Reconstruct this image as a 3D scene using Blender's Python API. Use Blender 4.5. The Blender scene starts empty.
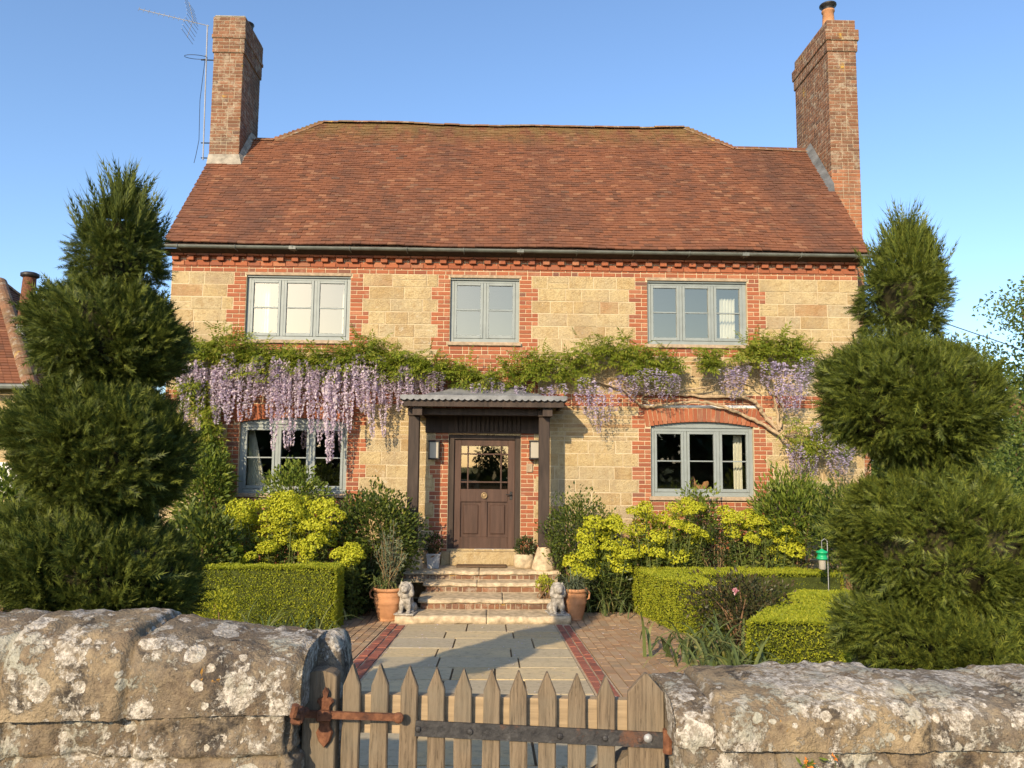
import bpy, math, random
import numpy as np
from mathutils import Matrix, Vector, Euler

random.seed(7); RNG = np.random.default_rng(7)
S = bpy.context.scene; COL = S.collection
rad = math.radians

# ------------------------------------------------------------------ camera, sky, sun, exposure
F_PX, PITCH, YAW, ROLL = 770.0, rad(5.64), rad(-1.26), rad(0.5)
EYE = Vector((0, -13.5, 2.35))
ROT = (Matrix.Rotation(YAW, 3, 'Z') @ Matrix.Rotation(math.pi/2 + PITCH, 3, 'X') @ Matrix.Rotation(ROLL, 3, 'Z'))
cam_d = bpy.data.cameras.new('camera'); cam = bpy.data.objects.new('camera', cam_d); COL.objects.link(cam)
cam_d.sensor_width = 36; cam_d.lens = 36*F_PX/1024; cam_d.clip_start = .05; cam_d.clip_end = 3000
cam.matrix_world = Matrix.Translation(EYE) @ ROT.to_4x4()
S.camera = cam

SUN_EL, SUN_AZ = rad(24.5), rad(205)      # azimuth clockwise from +Y
w = bpy.data.worlds.new('World'); S.world = w; w.use_nodes = True
wn = w.node_tree; sky = wn.nodes.new('ShaderNodeTexSky'); sky.sky_type = 'NISHITA'; sky.sun_disc = False
sky.sun_elevation = SUN_EL; sky.sun_rotation = SUN_AZ; sky.air_density = 1.0; sky.dust_density = 1.1; sky.ozone_density = 3.9
wn.links.new(sky.outputs[0], wn.nodes['Background'].inputs[0]); wn.nodes['Background'].inputs[1].default_value = .14
sd = bpy.data.lights.new('sun', 'SUN'); sd.energy = 3.5; sd.angle = rad(.5); sd.color = (1, .80, .53)
so = bpy.data.objects.new('sun', sd); COL.objects.link(so)
to_sun = Vector((math.sin(SUN_AZ)*math.cos(SUN_EL), math.cos(SUN_AZ)*math.cos(SUN_EL), math.sin(SUN_EL)))
so.rotation_euler = to_sun.to_track_quat('Z', 'Y').to_euler(); so.location = (-20, -40, 30)
S.view_settings.view_transform = 'Standard'; S.view_settings.look = 'None'
S.view_settings.exposure = 0.88; S.view_settings.gamma = 1; S.view_settings.use_curve_mapping = False
S.cycles.max_bounces = 6; S.cycles.transparent_max_bounces = 8; S.cycles.use_denoising = True

# ------------------------------------------------------------------ helpers
def P(px, py, Y):
    """the point at depth Y seen at a pixel of the photograph (used for measuring the place)"""
    r = ROT @ Vector(((px-512)/F_PX, (384-py)/F_PX, -1)); k = (Y-EYE.y)/r.y
    return EYE + r*k
def gz(y):
    """ground height: flat by the house, rising towards the lane"""
    y = np.asarray(y, float)
    return np.clip(-2.19-y, 0, 9.0)*.077

def hash3(i, j, k):
    h = (i.astype(np.int64)*374761393 + j.astype(np.int64)*668265263 + k.astype(np.int64)*2147483647) & 0xFFFFFFFF
    h = ((h ^ (h >> 13))*1274126177) & 0xFFFFFFFF
    return ((h ^ (h >> 16)) & 0xFFFF)/65535.0
def vnoise(p):
    p = np.asarray(p, float); f = np.floor(p); t = p-f; t = t*t*(3-2*t); i = f.astype(np.int64); r = 0
    for a in (0, 1):
        for b in (0, 1):
            for c in (0, 1):
                wt = (t[:, 0] if a else 1-t[:, 0])*(t[:, 1] if b else 1-t[:, 1])*(t[:, 2] if c else 1-t[:, 2])
                r = r + wt*hash3(i[:, 0]+a, i[:, 1]+b, i[:, 2]+c)
    return r*2-1
def fbm(p, o=4):
    r = 0; a = 1
    for k in range(o): r = r + a*vnoise(np.asarray(p)*2**k + 17.3*k); a *= .5
    return r
def unit(v): return v/np.maximum(np.linalg.norm(v, axis=-1, keepdims=True), 1e-9)
def rdir(n): return unit(RNG.normal(size=(n, 3)))

class MB:
    """collects shapes, builds ONE mesh object"""
    def __init__(s): s.v = []; s.f = []; s.n = 0; s.att = []
    def add(s, v, f, att=0.0):
        v = np.asarray(v, float).reshape(-1, 3)
        s.v.append(v); s.att.append(np.broadcast_to(np.asarray(att, float), (len(v),)))
        if isinstance(f, np.ndarray): s.f.append(f+s.n)
        else:
            by = {}
            for q in f: by.setdefault(len(q), []).append(q)
            for q in by.values(): s.f.append(np.array(q)+s.n)
        s.n += len(v); return s
    def hexa(s, c):   # 8 corners: bottom 4 ccw, top 4 ccw
        return s.add(c, [(3,2,1,0),(4,5,6,7),(0,1,5,4),(1,2,6,5),(2,3,7,6),(3,0,4,7)])
    def box(s, x0, x1, y0, y1, z0, z1):
        return s.hexa([(x0,y0,z0),(x1,y0,z0),(x1,y1,z0),(x0,y1,z0),(x0,y0,z1),(x1,y0,z1),(x1,y1,z1),(x0,y1,z1)])
    def bbox(s, x0, x1, y0, y1, z0, z1, b=.004):
        """box with bevelled edges"""
        v = []
        for (sx, sy, sz) in [(a,b_,c) for c in (0,1) for (a,b_) in ((0,0),(1,0),(1,1),(0,1))]:
            X, Y, Z = (x0,x1)[sx], (y0,y1)[sy], (z0,z1)[sz]
            ix, iy, iz = (b,-b)[sx], (b,-b)[sy], (b,-b)[sz]
            v += [(X,Y+iy,Z+iz),(X+ix,Y,Z+iz),(X+ix,Y+iy,Z)]
        i = lambda c, a: c*3+a
        f = [(i(3,2),i(2,2),i(1,2),i(0,2)),(i(4,2),i(5,2),i(6,2),i(7,2)),(i(0,1),i(1,1),i(5,1),i(4,1)),(i(2,1),i(3,1),i(7,1),i(6,1)),
             (i(1,0),i(2,0),i(6,0),i(5,0)),(i(3,0),i(0,0),i(4,0),i(7,0))]
        for a, b_, ax in [(0,1,0),(1,2,1),(2,3,0),(3,0,1)]:
            o = (1,2) if ax == 0 else (0,2)
            f += [(i(a,o[0]),i(a,2),i(b_,2),i(b_,o[0])), (i(a+4,2),i(a+4,o[0]),i(b_+4,o[0]),i(b_+4,2))]
        for a in range(4):
            f += [(i(a,0),i(a,1),i(a+4,1),i(a+4,0))]
            f += [(i(a,0),i(a,2),i(a,1)), (i(a+4,0),i(a+4,1),i(a+4,2))]
        return s.add(v, f)
    def bar(s, p, q, a, b, up=(0,0,1)):
        p, q = Vector(p), Vector(q); d = (q-p).normalized(); u = Vector(up); x = d.cross(u)
        if x.length < 1e-4: x = d.cross(Vector((1,0,0)))
        x.normalize(); y = x.cross(d).normalized(); x *= a/2; y *= b/2
        return s.hexa([p-x-y, p+x-y, p+x+y, p-x+y, q-x-y, q+x-y, q+x+y, q-x+y])
    def tube(s, pts, r, n=8, cap=True):
        pts = np.asarray(pts, float); m = len(pts); r = np.broadcast_to(np.asarray(r, float), (m,))
        t = unit(np.gradient(pts, axis=0)); ref = np.array([0,0,1.]) if abs(t[0][2]) < .9 else np.array([1.,0,0])
        v = []
        x = unit(np.cross(t[0], ref))
        for k in range(m):
            x = unit(x - t[k]*np.dot(x, t[k])); y = np.cross(t[k], x)
            a = np.linspace(0, 2*math.pi, n, endpoint=False)[:, None]
            v.append(pts[k] + r[k]*(np.cos(a)*x + np.sin(a)*y))
        v = np.concatenate(v); f = []
        for k in range(m-1):
            for j in range(n):
                j2 = (j+1) % n; f.append((k*n+j, k*n+j2, (k+1)*n+j2, (k+1)*n+j))
        s.add(v, f)
        if cap:
            s.add(v[:n][::-1], [tuple(range(n))]); s.add(v[-n:], [tuple(range(n))])
        return s
    def lathe(s, prof, c=(0,0,0), n=20, squash=(1,1)):
        v = []
        for (r, z) in prof:
            for j in range(n):
                a = 2*math.pi*j/n; v.append((c[0]+r*math.cos(a)*squash[0], c[1]+r*math.sin(a)*squash[1], c[2]+z))
        f = [(k*n+j, k*n+(j+1)%n, (k+1)*n+(j+1)%n, (k+1)*n+j) for k in range(len(prof)-1) for j in range(n)]
        return s.add(v, f)
    def ball(s, c, r, n=10, m=7, noise=0, seed=0):
        r = np.broadcast_to(np.asarray(r, float), (3,)); v = []
        for i in range(m+1):
            th = math.pi*i/m
            for j in range(n): v.append((math.sin(th)*math.cos(2*math.pi*j/n), math.sin(th)*math.sin(2*math.pi*j/n), -math.cos(th)))
        v = np.array(v)
        if noise: v = v*(1+noise*fbm(v*1.7+seed*3.1, 3))[:, None]
        f = [(k*n+j, k*n+(j+1)%n, (k+1)*n+(j+1)%n, (k+1)*n+j) for k in range(m) for j in range(n)]
        return s.add(v*r+np.asarray(c), f)
    def inst(s, tv, tf, M, L, att=None):
        """many copies of a small template inside the one mesh: M (N,3,3) columns are axes, L (N,3)"""
        N = len(L); k = len(tv)
        v = np.einsum('nij,kj->nki', M, tv)+L[:, None, :]
        s.v.append(v.reshape(-1, 3))
        s.att.append(np.repeat(np.zeros(N) if att is None else att, k))
        by = {}
        for q in tf: by.setdefault(len(q), []).append(q)
        for q in by.values():
            q = np.array(q); s.f.append((q[None]+(np.arange(N)*k)[:, None, None]+s.n).reshape(-1, q.shape[1]))
        s.n += N*k; return s
    def mesh(s, name, m, smooth=False):
        v = np.concatenate(s.v); me = bpy.data.meshes.new(name)
        me.vertices.add(len(v)); me.vertices.foreach_set('co', v.astype(np.float32).ravel())
        li = np.concatenate([f.ravel() for f in s.f]); sz = np.concatenate([np.full(len(f), f.shape[1]) for f in s.f])
        st = np.concatenate([[0], np.cumsum(sz)[:-1]])
        me.loops.add(len(li)); me.loops.foreach_set('vertex_index', li.astype(np.int32))
        me.polygons.add(len(sz)); me.polygons.foreach_set('loop_start', st.astype(np.int32))
        me.update(calc_edges=True)
        me.polygons.foreach_set('use_smooth', np.full(len(sz), bool(smooth)))
        at = me.attributes.new('tone', 'FLOAT', 'POINT'); at.data.foreach_set('value', np.concatenate(s.att).astype(np.float32))
        me.materials.append(m); return me
    def build(s, name, m, parent=None, smooth=False, local=False):
        o = bpy.data.objects.new(name, s.mesh(name, m, smooth)); COL.objects.link(o)
        if parent: attach(o, parent, local)
        return o
def attach(o, parent, local=False):
    o.parent = parent
    if not local:
        q = parent; L = Vector((0,0,0))
        while q:
            if q.type == 'EMPTY': L = Vector(q.location)
            q = q.parent
        top = parent
        if top.type == 'EMPTY': o.matrix_parent_inverse = Matrix.Translation(-L)
def tag(o, label=None, cat=None, group=None, kind=None):
    for k, v in (('label', label), ('category', cat), ('group', group), ('kind', kind)):
        if v: o[k] = v
    return o
def thing(name, label, cat, loc=(0,0,0), group=None, rz=0):
    o = bpy.data.objects.new(name, None); COL.objects.link(o); o.location = loc; o.rotation_euler = (0,0,rz)
    o.empty_display_size = .1
    return tag(o, label, cat, group)
def copy_tree(o, parent=None):
    c = o.copy(); COL.objects.link(c); c.parent = parent
    for ch in [x for x in bpy.data.objects if x.parent == o]: copy_tree(ch, c)
    return c

# ------------------------------------------------------------------ materials
class Mat:
    def __init__(s, name, rough=.8, spec=.3):
        s.m = bpy.data.materials.new(name); s.m.use_nodes = True; s.t = s.m.node_tree
        s.b = s.t.nodes['Principled BSDF']; s.out = s.t.nodes['Material Output']
        s.b.inputs['Roughness'].default_value = rough; s.b.inputs['Specular IOR Level'].default_value = spec
        s._co = None
    def n(s, typ, ins=None, **kw):
        nd = s.t.nodes.new('ShaderNode'+typ)
        for k, v in kw.items(): setattr(nd, k, v)
        for k, v in (ins or {}).items(): s.put(nd.inputs[k], v)
        return nd
    def put(s, sock, v):
        if isinstance(v, bpy.types.NodeSocket): s.t.links.new(v, sock)
        elif isinstance(v, (tuple, list)) and len(v) == 3 and sock.type == 'RGBA': sock.default_value = (*v, 1)
        else: sock.default_value = v
    @property
    def co(s):
        if s._co is None: s._co = s.n('NewGeometry').outputs['Position']
        return s._co
    def rnd(s): return s.n('NewGeometry').outputs['Random Per Island']
    def noise(s, scale, detail=4, rough=.6, stretch=None, dist=0):
        v = s.co
        if stretch: v = s.n('VectorMath', {0: v, 1: stretch}, operation='MULTIPLY').outputs[0]
        return s.n('TexNoise', {'Vector': v, 'Scale': scale, 'Detail': detail, 'Roughness': rough, 'Distortion': dist}).outputs['Fac']
    def ramp(s, fac, stops, interp='LINEAR'):
        r = s.n('ValToRGB', {'Fac': fac}); r.color_ramp.interpolation = interp; e = r.color_ramp.elements
        while len(e) < len(stops): e.new(.5)
        for k, (p, c) in enumerate(stops): e[k].position = p; e[k].color = (*c, 1) if len(c) == 3 else c
        return r.outputs['Color']
    def step(s, fac, a, b): return s.n('MapRange', {0: fac, 1: a, 2: b, 3: 0., 4: 1.}).outputs[0]
    def math(s, op, a, b=0.): return s.n('Math', {0: a, 1: b}, operation=op).outputs[0]
    def mix(s, fac, a, b, bt='MIX'):
        r = s.n('Mix', data_type='RGBA', blend_type=bt, clamp_factor=True)
        s.put(r.inputs['Factor'], fac); s.put(r.inputs[6], a); s.put(r.inputs[7], b); return r.outputs[2]
    def attr(s): return s.n('Attribute', attribute_name='tone').outputs['Fac']
    def bump(s, h, st=.5, d=.01):
        b = s.n('Bump', {'Height': h, 'Strength': st, 'Distance': d}); s.t.links.new(b.outputs[0], s.b.inputs['Normal'])
    def color(s, c): s.put(s.b.inputs['Base Color'], c); return s
    def translucent(s, c, f=.35):
        tr = s.n('BsdfTranslucent', {'Color': c}); mx = s.n('MixShader', {0: f, 1: s.b.outputs[0], 2: tr.outputs[0]})
        s.t.links.new(mx.outputs[0], s.out.inputs['Surface'])

def leaf_mat(name, cols, f=.3, rough=.55, big=1.2, spec=.25):
    m = Mat(name, rough, spec)
    r = m.math('ADD', m.math('MULTIPLY', m.rnd(), .65), m.math('MULTIPLY', m.noise(big, 2), .35))
    c = m.ramp(r, [(i/(len(cols)-1)*.7+.15, q) for i, q in enumerate(cols)])
    m.color(c); m.translucent(c, f); return m.m
def plain(name, c, rough=.7, spec=.3, var=.25, scale=8, metal=0, stretch=None, bump=0):
    m = Mat(name, rough, spec); n = m.noise(scale, 5, stretch=stretch)
    a = tuple(q*(1-var) for q in c); b = tuple(min(1, q*(1+var)) for q in c)
    m.color(m.ramp(n, [(.3, a), (.7, b)])); m.b.inputs['Metallic'].default_value = metal
    if bump: m.bump(n, bump, .01)
    return m.m

def stone_block():
    m = Mat('sandstone block', .9, .15)
    base = m.ramp(m.rnd(), [(0, (.37,.25,.12)), (.2, (.45,.325,.16)), (.4, (.52,.41,.235)), (.6, (.46,.345,.175)), (.75, (.50,.385,.205)), (.88, (.42,.345,.22)), (.97, (.38,.215,.10))])
    n1 = m.noise(3.2, 5); n2 = m.noise(26, 5, .7)
    c = m.mix(m.math('MULTIPLY', m.step(n1, .42, .68), .6), base, (.57,.46,.26))
    c = m.mix(m.math('MULTIPLY', m.step(n2, .48, .7), .5), c, (.27,.185,.09)); c = m.mix(m.math('MULTIPLY', m.step(m.noise(7, 7, .78), .5, .62), .55), c, (.32,.21,.09)); c = m.mix(m.math('MULTIPLY', m.step(m.noise(1.4, 5, .6), .46, .66), .5), c, (.34,.275,.185)); c = m.mix(m.math('MULTIPLY', m.step(m.noise(3, 6, .7, (1, 1, .16)), .54, .7), .45), c, (.25,.19,.12)); c = m.mix(m.math('MULTIPLY', m.step(m.noise(2.2, 7, .75), .6, .66), .5), c, (.58,.53,.41))
    c = m.mix(m.math('MULTIPLY', m.step(m.noise(9, 6, .7), .62, .75), .5), c, (.55,.52,.43))
    m.color(c); m.bump(m.math('ADD', n2, m.math('ADD', m.noise(70, 3), m.noise(9, 4))), 1., .02); return m.m
def brick_mat(name, stops, lichen=0., mul=1.):
    m = Mat(name, .88, .2); c = m.ramp(m.rnd(), [(p, tuple(q*mul for q in k)) for p, k in stops])
    n = m.noise(30, 5, .7)
    c = m.mix(m.math('MULTIPLY', m.step(n, .45, .8), .5), c, (.17*mul,.07*mul,.035*mul))
    c = m.mix(m.math('MULTIPLY', m.step(m.noise(5, 5, .7), .58, .72), .35), c, (.45,.36,.25))
    if lichen:
        c = m.mix(m.math('MULTIPLY', m.step(m.noise(6, 7, .78), .57-lichen*.06, .66-lichen*.06), .7), c, (.33,.285,.215)); c = m.mix(m.math('MULTIPLY', m.step(m.noise(1.6, 6, .7), .5, .66), .6), c, (.085,.06,.045))
        c = m.mix(m.step(m.noise(2.1, 5, .7, dist=.4), .64, .7), c, (.40,.25,.05))
    m.color(c); m.bump(n, .5, .008); return m.m
M = {}
M['stone'] = stone_block()
M['mortar'] = plain('lime mortar', (.50,.41,.27), .95, .1, .15, 14, bump=.4)
M['brick'] = brick_mat('orange brick', [(0,(.25,.08,.042)),(.3,(.335,.112,.055)),(.6,(.29,.098,.05)),(.8,(.22,.077,.048)),(.93,(.38,.16,.085)),(1,(.16,.075,.055))])
M['old_brick'] = brick_mat('weathered brick', [(0,(.13,.065,.038)),(.3,(.21,.10,.055)),(.6,(.17,.085,.05)),(.85,(.26,.125,.07)),(1,(.10,.06,.045))], 1.)
M['old_brick_red'] = brick_mat('weathered red brick', [(0,(.26,.10,.05)),(.3,(.33,.13,.06)),(.6,(.28,.12,.06)),(.85,(.38,.17,.09)),(1,(.18,.08,.055))], .45)
M['chim_mortar'] = plain('old mortar', (.33,.27,.19), .95, .1, .25, 12, bump=.4)
def roof_mat():
    m = Mat('clay roof tiles', .85, .2)
    c = m.ramp(m.rnd(), [(0,(.12,.057,.035)),(.25,(.16,.067,.038)),(.55,(.18,.073,.039)),(.88,(.20,.083,.044)),(.985,(.25,.125,.07)),(1,(.12,.07,.048))])
    c = m.mix(m.math('MULTIPLY', m.step(m.noise(.6, 5, .65, (1, .3, .3)), .45, .64), .7), c, (.085,.046,.034))
    c = m.mix(m.math('MULTIPLY', m.step(m.noise(1.3, 6, .7, (1, .4, .4)), .6, .72), .6), c, (.05,.038,.03))
    z = m.n('SeparateXYZ', {0: m.co}).outputs['Z']
    moss = m.math('MULTIPLY', m.step(z, 8.9, 9.7), m.step(m.noise(4, 6, .7, (1, .5, .5)), .38, .56))
    c = m.mix(m.math('MULTIPLY', moss, .7), c, (.17,.13,.045))
    c = m.mix(m.math('MULTIPLY', m.step(m.noise(22, 4, .7), .66, .74), .5), c, (.36,.27,.17))
    m.color(c); m.bump(m.noise(50, 4), .5, .006); return m.m
M['roof'] = roof_mat()
M['ridge'] = brick_mat('mossy ridge tile', [(0,(.15,.09,.05)),(.5,(.22,.11,.06)),(1,(.17,.12,.06))], .8)
M['lead'] = plain('lead sheet', (.19,.195,.20), .65, .3, .35, 5, .2)
M['lead_dark'] = plain('old lead', (.10,.105,.11), .8, .2, .4, 5)
M['mortar_flash'] = plain('pale mortar flashing', (.30,.27,.22), .95, .1, .35, 9, bump=.4)
M['gutter'] = plain('gutter paint', (.12,.13,.115), .5, .4, .4, 3)
M['window_paint'] = plain('grey green window paint', (.22,.25,.245), .5, .4, .1, 6)
M['porch_wood'] = plain('dark stained oak', (.042,.029,.022), .7, .3, .45, 14, stretch=(1, 1, .12), bump=.4)
M['door_wood'] = plain('brown door wood', (.066,.036,.025), .6, .3, .35, 12, stretch=(1, 1, .1), bump=.25)
M['sill'] = plain('weathered sill stone', (.34,.26,.18), .9, .2, .3, 14, bump=.4)
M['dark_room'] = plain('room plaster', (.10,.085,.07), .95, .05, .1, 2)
M['white_cloth'] = plain('white curtain cloth', (.72,.68,.58), .95, .1, .06, 8)
M['brass'] = plain('aged brass', (.30,.21,.11), .55, .4, .2, 8, .4)
M['white_paint'] = plain('white paint', (.75,.73,.68), .5, .4, .06, 4)
M['iron'] = plain('black iron', (.035,.033,.032), .5, .5, .5, 20, .5, bump=.3)
def iron_strap():
    m = Mat('worn black iron', .6, .4); n = m.noise(26, 6, .75)
    m.color(m.mix(m.step(m.noise(9, 6, .75), .58, .7), m.ramp(n, [(.35,(.016,.015,.016)),(.6,(.05,.047,.045)),(.75,(.13,.125,.12))]), (.12,.055,.03))); m.bump(n, .6, .008); return m.m
M['strap'] = iron_strap()
def rusty():
    m = Mat('rusty iron', .85, .3); n = m.noise(22, 6, .7)
    m.color(m.ramp(n, [(.3,(.05,.024,.017)),(.5,(.13,.052,.026)),(.7,(.24,.105,.05))])); m.bump(n, .7, .01); return m.m
M['rust'] = rusty()
M['terracotta'] = plain('terracotta', (.43,.215,.105), .85, .2, .28, 5, bump=.25)
M['zinc'] = plain('zinc', (.38,.38,.37), .6, .4, .25, 6, .2)
M['grey_stone'] = plain('carved grey stone', (.30,.275,.235), .95, .12, .6, 20, bump=.9)
M['pale_stone'] = plain('pale worn stone', (.44,.35,.23), .92, .12, .42, 11, bump=.7)
M['rubber'] = plain('coir mat', (.12,.08,.05), .95, .1, .3, 60)
M['steel'] = plain('galvanised steel', (.33,.33,.33), .55, .4, .15, 6, .3)
M['green_plastic'] = plain('green plastic', (.01,.33,.13), .4, .45, .1, 5)
M['bark'] = plain('bark', (.19,.115,.065), .95, .1, .5, 14, stretch=(1, 1, .25), bump=.8)
M['vine'] = plain('wisteria bark', (.36,.27,.17), .9, .15, .35, 20, bump=.5)
M['soil'] = plain('dark soil', (.07,.048,.03), .98, .05, .5, 18, bump=.8)
M['stem'] = plain('green stem', (.10,.12,.035), .8, .2, .4, 10)
M['dry_stem'] = plain('dry stem', (.20,.14,.07), .9, .1, .4, 10)
def glass(name, refl, tint=(1,1,1)):
    m = Mat(name); t = m.t; t.nodes.remove(m.b)
    g = m.n('BsdfGlossy', {'Color': tint, 'Roughness': 0.015}); tr = m.n('BsdfTransparent', {'Color': (.86,.9,.88)})
    lw = m.n('Fresnel', {'IOR': 1.5}); f = m.math('ADD', lw.outputs[0], refl)
    mx = m.n('MixShader', {0: f, 1: tr.outputs[0], 2: g.outputs[0]}); t.links.new(mx.outputs[0], m.out.inputs['Surface'])
    return m.m
M['glass'] = glass('window glass', .10)
M['glass_up'] = glass('coated window glass', .24, (1,.87,.64))
def lichen_wall():
    m = Mat('lichened sandstone', .95, .12); tone = m.attr(); r = m.n('Attribute', attribute_name='block').outputs['Fac']
    base = m.ramp(r, [(0,(.17,.135,.095)),(.3,(.25,.20,.14)),(.55,(.19,.165,.13)),(.8,(.36,.27,.155)),(1,(.13,.115,.095))])
    n1 = m.noise(7, 6, .65); n2 = m.noise(45, 5, .7)
    c = m.mix(m.step(n1, .4, .66), base, (.13,.095,.065))
    c = m.mix(m.math('MULTIPLY', m.step(n2, .45, .75), .6), c, (.36,.28,.17))
    c = m.mix(m.math('MULTIPLY', m.step(m.noise(4.3, 8, .76, dist=.3), .52, .60), .9), c, (.05,.043,.038))
    c = m.mix(m.math('MULTIPLY', m.step(tone, .25, .8), .85), c, m.mix(m.noise(40, 4), (.10,.075,.05), (.30,.235,.15)))
    v = m.n('TexVoronoi', {'Vector': m.n('VectorMath', {0: m.co, 1: m.n('VectorMath', {0: m.n('TexNoise', {'Vector': m.co, 'Scale': 14., 'Detail': 5}).outputs['Color'], 1: (.06,.06,.06)}, operation='MULTIPLY').outputs[0]}, operation='ADD').outputs[0], 'Scale': 7.5})
    spot = m.math('MULTIPLY', m.math('LESS_THAN', v.outputs['Distance'], m.math('ADD', m.math('MULTIPLY', m.n('SeparateColor', {0: v.outputs['Color']}).outputs[2], .34), .08)), m.math('GREATER_THAN', m.n('SeparateColor', {0: v.outputs['Color']}).outputs[0], .45))
    v2 = m.n('TexVoronoi', {'Vector': m.n('VectorMath', {0: m.co, 1: m.n('VectorMath', {0: m.n('TexNoise', {'Vector': m.co, 'Scale': 40., 'Detail': 4}).outputs['Color'], 1: (.02,.02,.02)}, operation='MULTIPLY').outputs[0]}, operation='ADD').outputs[0], 'Scale': 24.})
    spot2 = m.math('MULTIPLY', m.math('LESS_THAN', v2.outputs['Distance'], m.math('ADD', m.math('MULTIPLY', m.n('SeparateColor', {0: v2.outputs['Color']}).outputs[2], .36), .08)), m.math('GREATER_THAN', m.n('SeparateColor', {0: v2.outputs['Color']}).outputs[1], .62))
    patch = m.step(m.noise(5.2, 9, .78), .495, .52)
    patch = m.math('MULTIPLY', patch, m.step(m.noise(32, 5, .75), .38, .5))
    lm = m.math('MAXIMUM', patch, m.math('MAXIMUM', spot, spot2))
    lc = m.mix(m.step(m.noise(60, 5, .75), .42, .6), (.27,.235,.185), (.60,.55,.47)); lc = m.mix(m.step(m.noise(6, 4), .5, .62), lc, m.mix(m.noise(70, 4), (.22,.21,.16), (.46,.45,.37)))
    c = m.mix(m.math('MULTIPLY', lm, .93), c, lc)
    c = m.mix(m.step(m.noise(9, 5, .7, dist=.5), .68, .71), c, (.40,.2,.03)); c = m.mix(m.math('MULTIPLY', m.step(m.noise(38, 6, .8), .60, .66), .85), c, (.035,.03,.027))
    m.color(c); m.bump(m.math('ADD', m.math('MULTIPLY', lm, .35), m.math('ADD', n2, m.noise(130, 3))), .9, .008); return m.m
M['garden_wall'] = lichen_wall()
def gate_wood():
    m = Mat('weathered gate wood', .85, .2); n = m.noise(7, 8, .75, (12, 12, .7)); n2 = m.noise(3, 4)
    c = m.ramp(n, [(.28,(.06,.043,.028)),(.42,(.18,.132,.085)),(.58,(.28,.205,.13)),(.74,(.22,.18,.13))])
    c = m.mix(m.step(m.rnd(), .1, 1.), c, m.mix(1., c, (.62,.64,.66), 'MULTIPLY')); c = m.mix(m.math('MULTIPLY', m.step(m.noise(30, 6, .8, (6, 6, .35)), .56, .62), .8), c, (.05,.034,.02))
    c = m.mix(m.math('MULTIPLY', m.step(n2, .45, .65), .6), c, (.17,.15,.11))
    m.color(c); m.bump(n, .7, .006); return m.m
M['gate_wood'] = gate_wood()
M['rail_wood'] = plain('pale rail wood', (.33,.245,.15), .85, .2, .25, 6, stretch=(.4, 8, 8), bump=.4)
def flag_mat():
    m = Mat('sandstone flags', .92, .08)
    c = m.ramp(m.rnd(), [(0,(.52,.39,.205)),(.25,(.60,.48,.28)),(.5,(.44,.38,.26)),(.75,(.56,.42,.22)),(1,(.42,.37,.27))])
    c = m.mix(m.step(m.noise(3, 6, .65), .45, .7), c, (.46,.385,.25)); c = m.mix(m.math('MULTIPLY', m.step(m.noise(16, 7, .75), .5, .66), .5), c, (.2,.165,.11))
    m.color(c); m.bump(m.noise(25, 5), .4, .006); return m.m
M['flag'] = flag_mat()
def paver_mat():
    m = Mat('clay pavers', .88, .2)
    c = m.ramp(m.rnd(), [(0,(.33,.20,.11)),(.3,(.40,.26,.15)),(.55,(.36,.23,.135)),(.8,(.43,.30,.18)),(1,(.28,.20,.13))])
    c = m.mix(m.math('MULTIPLY', m.step(m.noise(2.5, 6, .7), .48, .68), .6), c, (.27,.21,.13))
    c = m.mix(m.step(m.noise(18, 5, .7), .66, .72), c, (.44,.37,.26))
    m.color(c); m.bump(m.noise(40, 4), .4, .005); return m.m
M['paver'] = paver_mat()
M['edge_brick'] = brick_mat('red edging brick', [(0,(.29,.095,.065)),(.4,(.34,.125,.085)),(.8,(.26,.10,.07)),(1,(.2,.085,.065))])
M['sand'] = plain('pale jointing', (.46,.36,.24), .95, .1, .25, 12)
M['joint'] = plain('dark sandy joint', (.17,.125,.075), .95, .1, .35, 12)
M['grass'] = plain('grass ground', (.06,.085,.02), .95, .1, .4, 3, bump=.4)
M['asphalt'] = plain('lane asphalt', (.055,.053,.05), .9, .2, .25, 40, bump=.4)
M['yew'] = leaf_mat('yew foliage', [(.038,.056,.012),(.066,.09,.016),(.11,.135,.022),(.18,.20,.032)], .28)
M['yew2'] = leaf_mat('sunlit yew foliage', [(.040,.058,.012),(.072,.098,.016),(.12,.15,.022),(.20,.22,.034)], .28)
M['yew_core'] = plain('yew twigs', (.035,.032,.016), .98, .05, .6, 9, bump=1)
M['box'] = leaf_mat('box leaves', [(.18,.225,.018),(.28,.325,.024),(.37,.40,.03),(.47,.46,.04)], .4, .5)
M['box_core'] = plain('box twigs', (.045,.055,.014), .98, .05, .4, 12)
M['euph'] = leaf_mat('euphorbia flowers', [(.32,.36,.025),(.44,.46,.03),(.54,.53,.036),(.38,.42,.03)], .35)
M['euph_leaf'] = leaf_mat('euphorbia leaves', [(.06,.09,.025),(.10,.14,.03),(.15,.19,.035),(.20,.21,.04)], .35)
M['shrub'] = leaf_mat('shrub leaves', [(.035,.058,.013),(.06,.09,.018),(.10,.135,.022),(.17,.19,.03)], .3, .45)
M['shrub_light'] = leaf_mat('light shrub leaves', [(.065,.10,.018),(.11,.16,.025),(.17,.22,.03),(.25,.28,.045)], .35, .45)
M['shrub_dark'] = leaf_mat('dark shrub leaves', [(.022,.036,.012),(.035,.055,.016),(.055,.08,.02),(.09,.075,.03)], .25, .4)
M['golden'] = leaf_mat('golden leaves', [(.20,.24,.02),(.32,.34,.025),(.42,.42,.03)], .3)
M['wist_leaf'] = leaf_mat('wisteria leaves', [(.12,.17,.018),(.19,.25,.026),(.27,.31,.034),(.32,.30,.05)], .48, .5)
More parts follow.
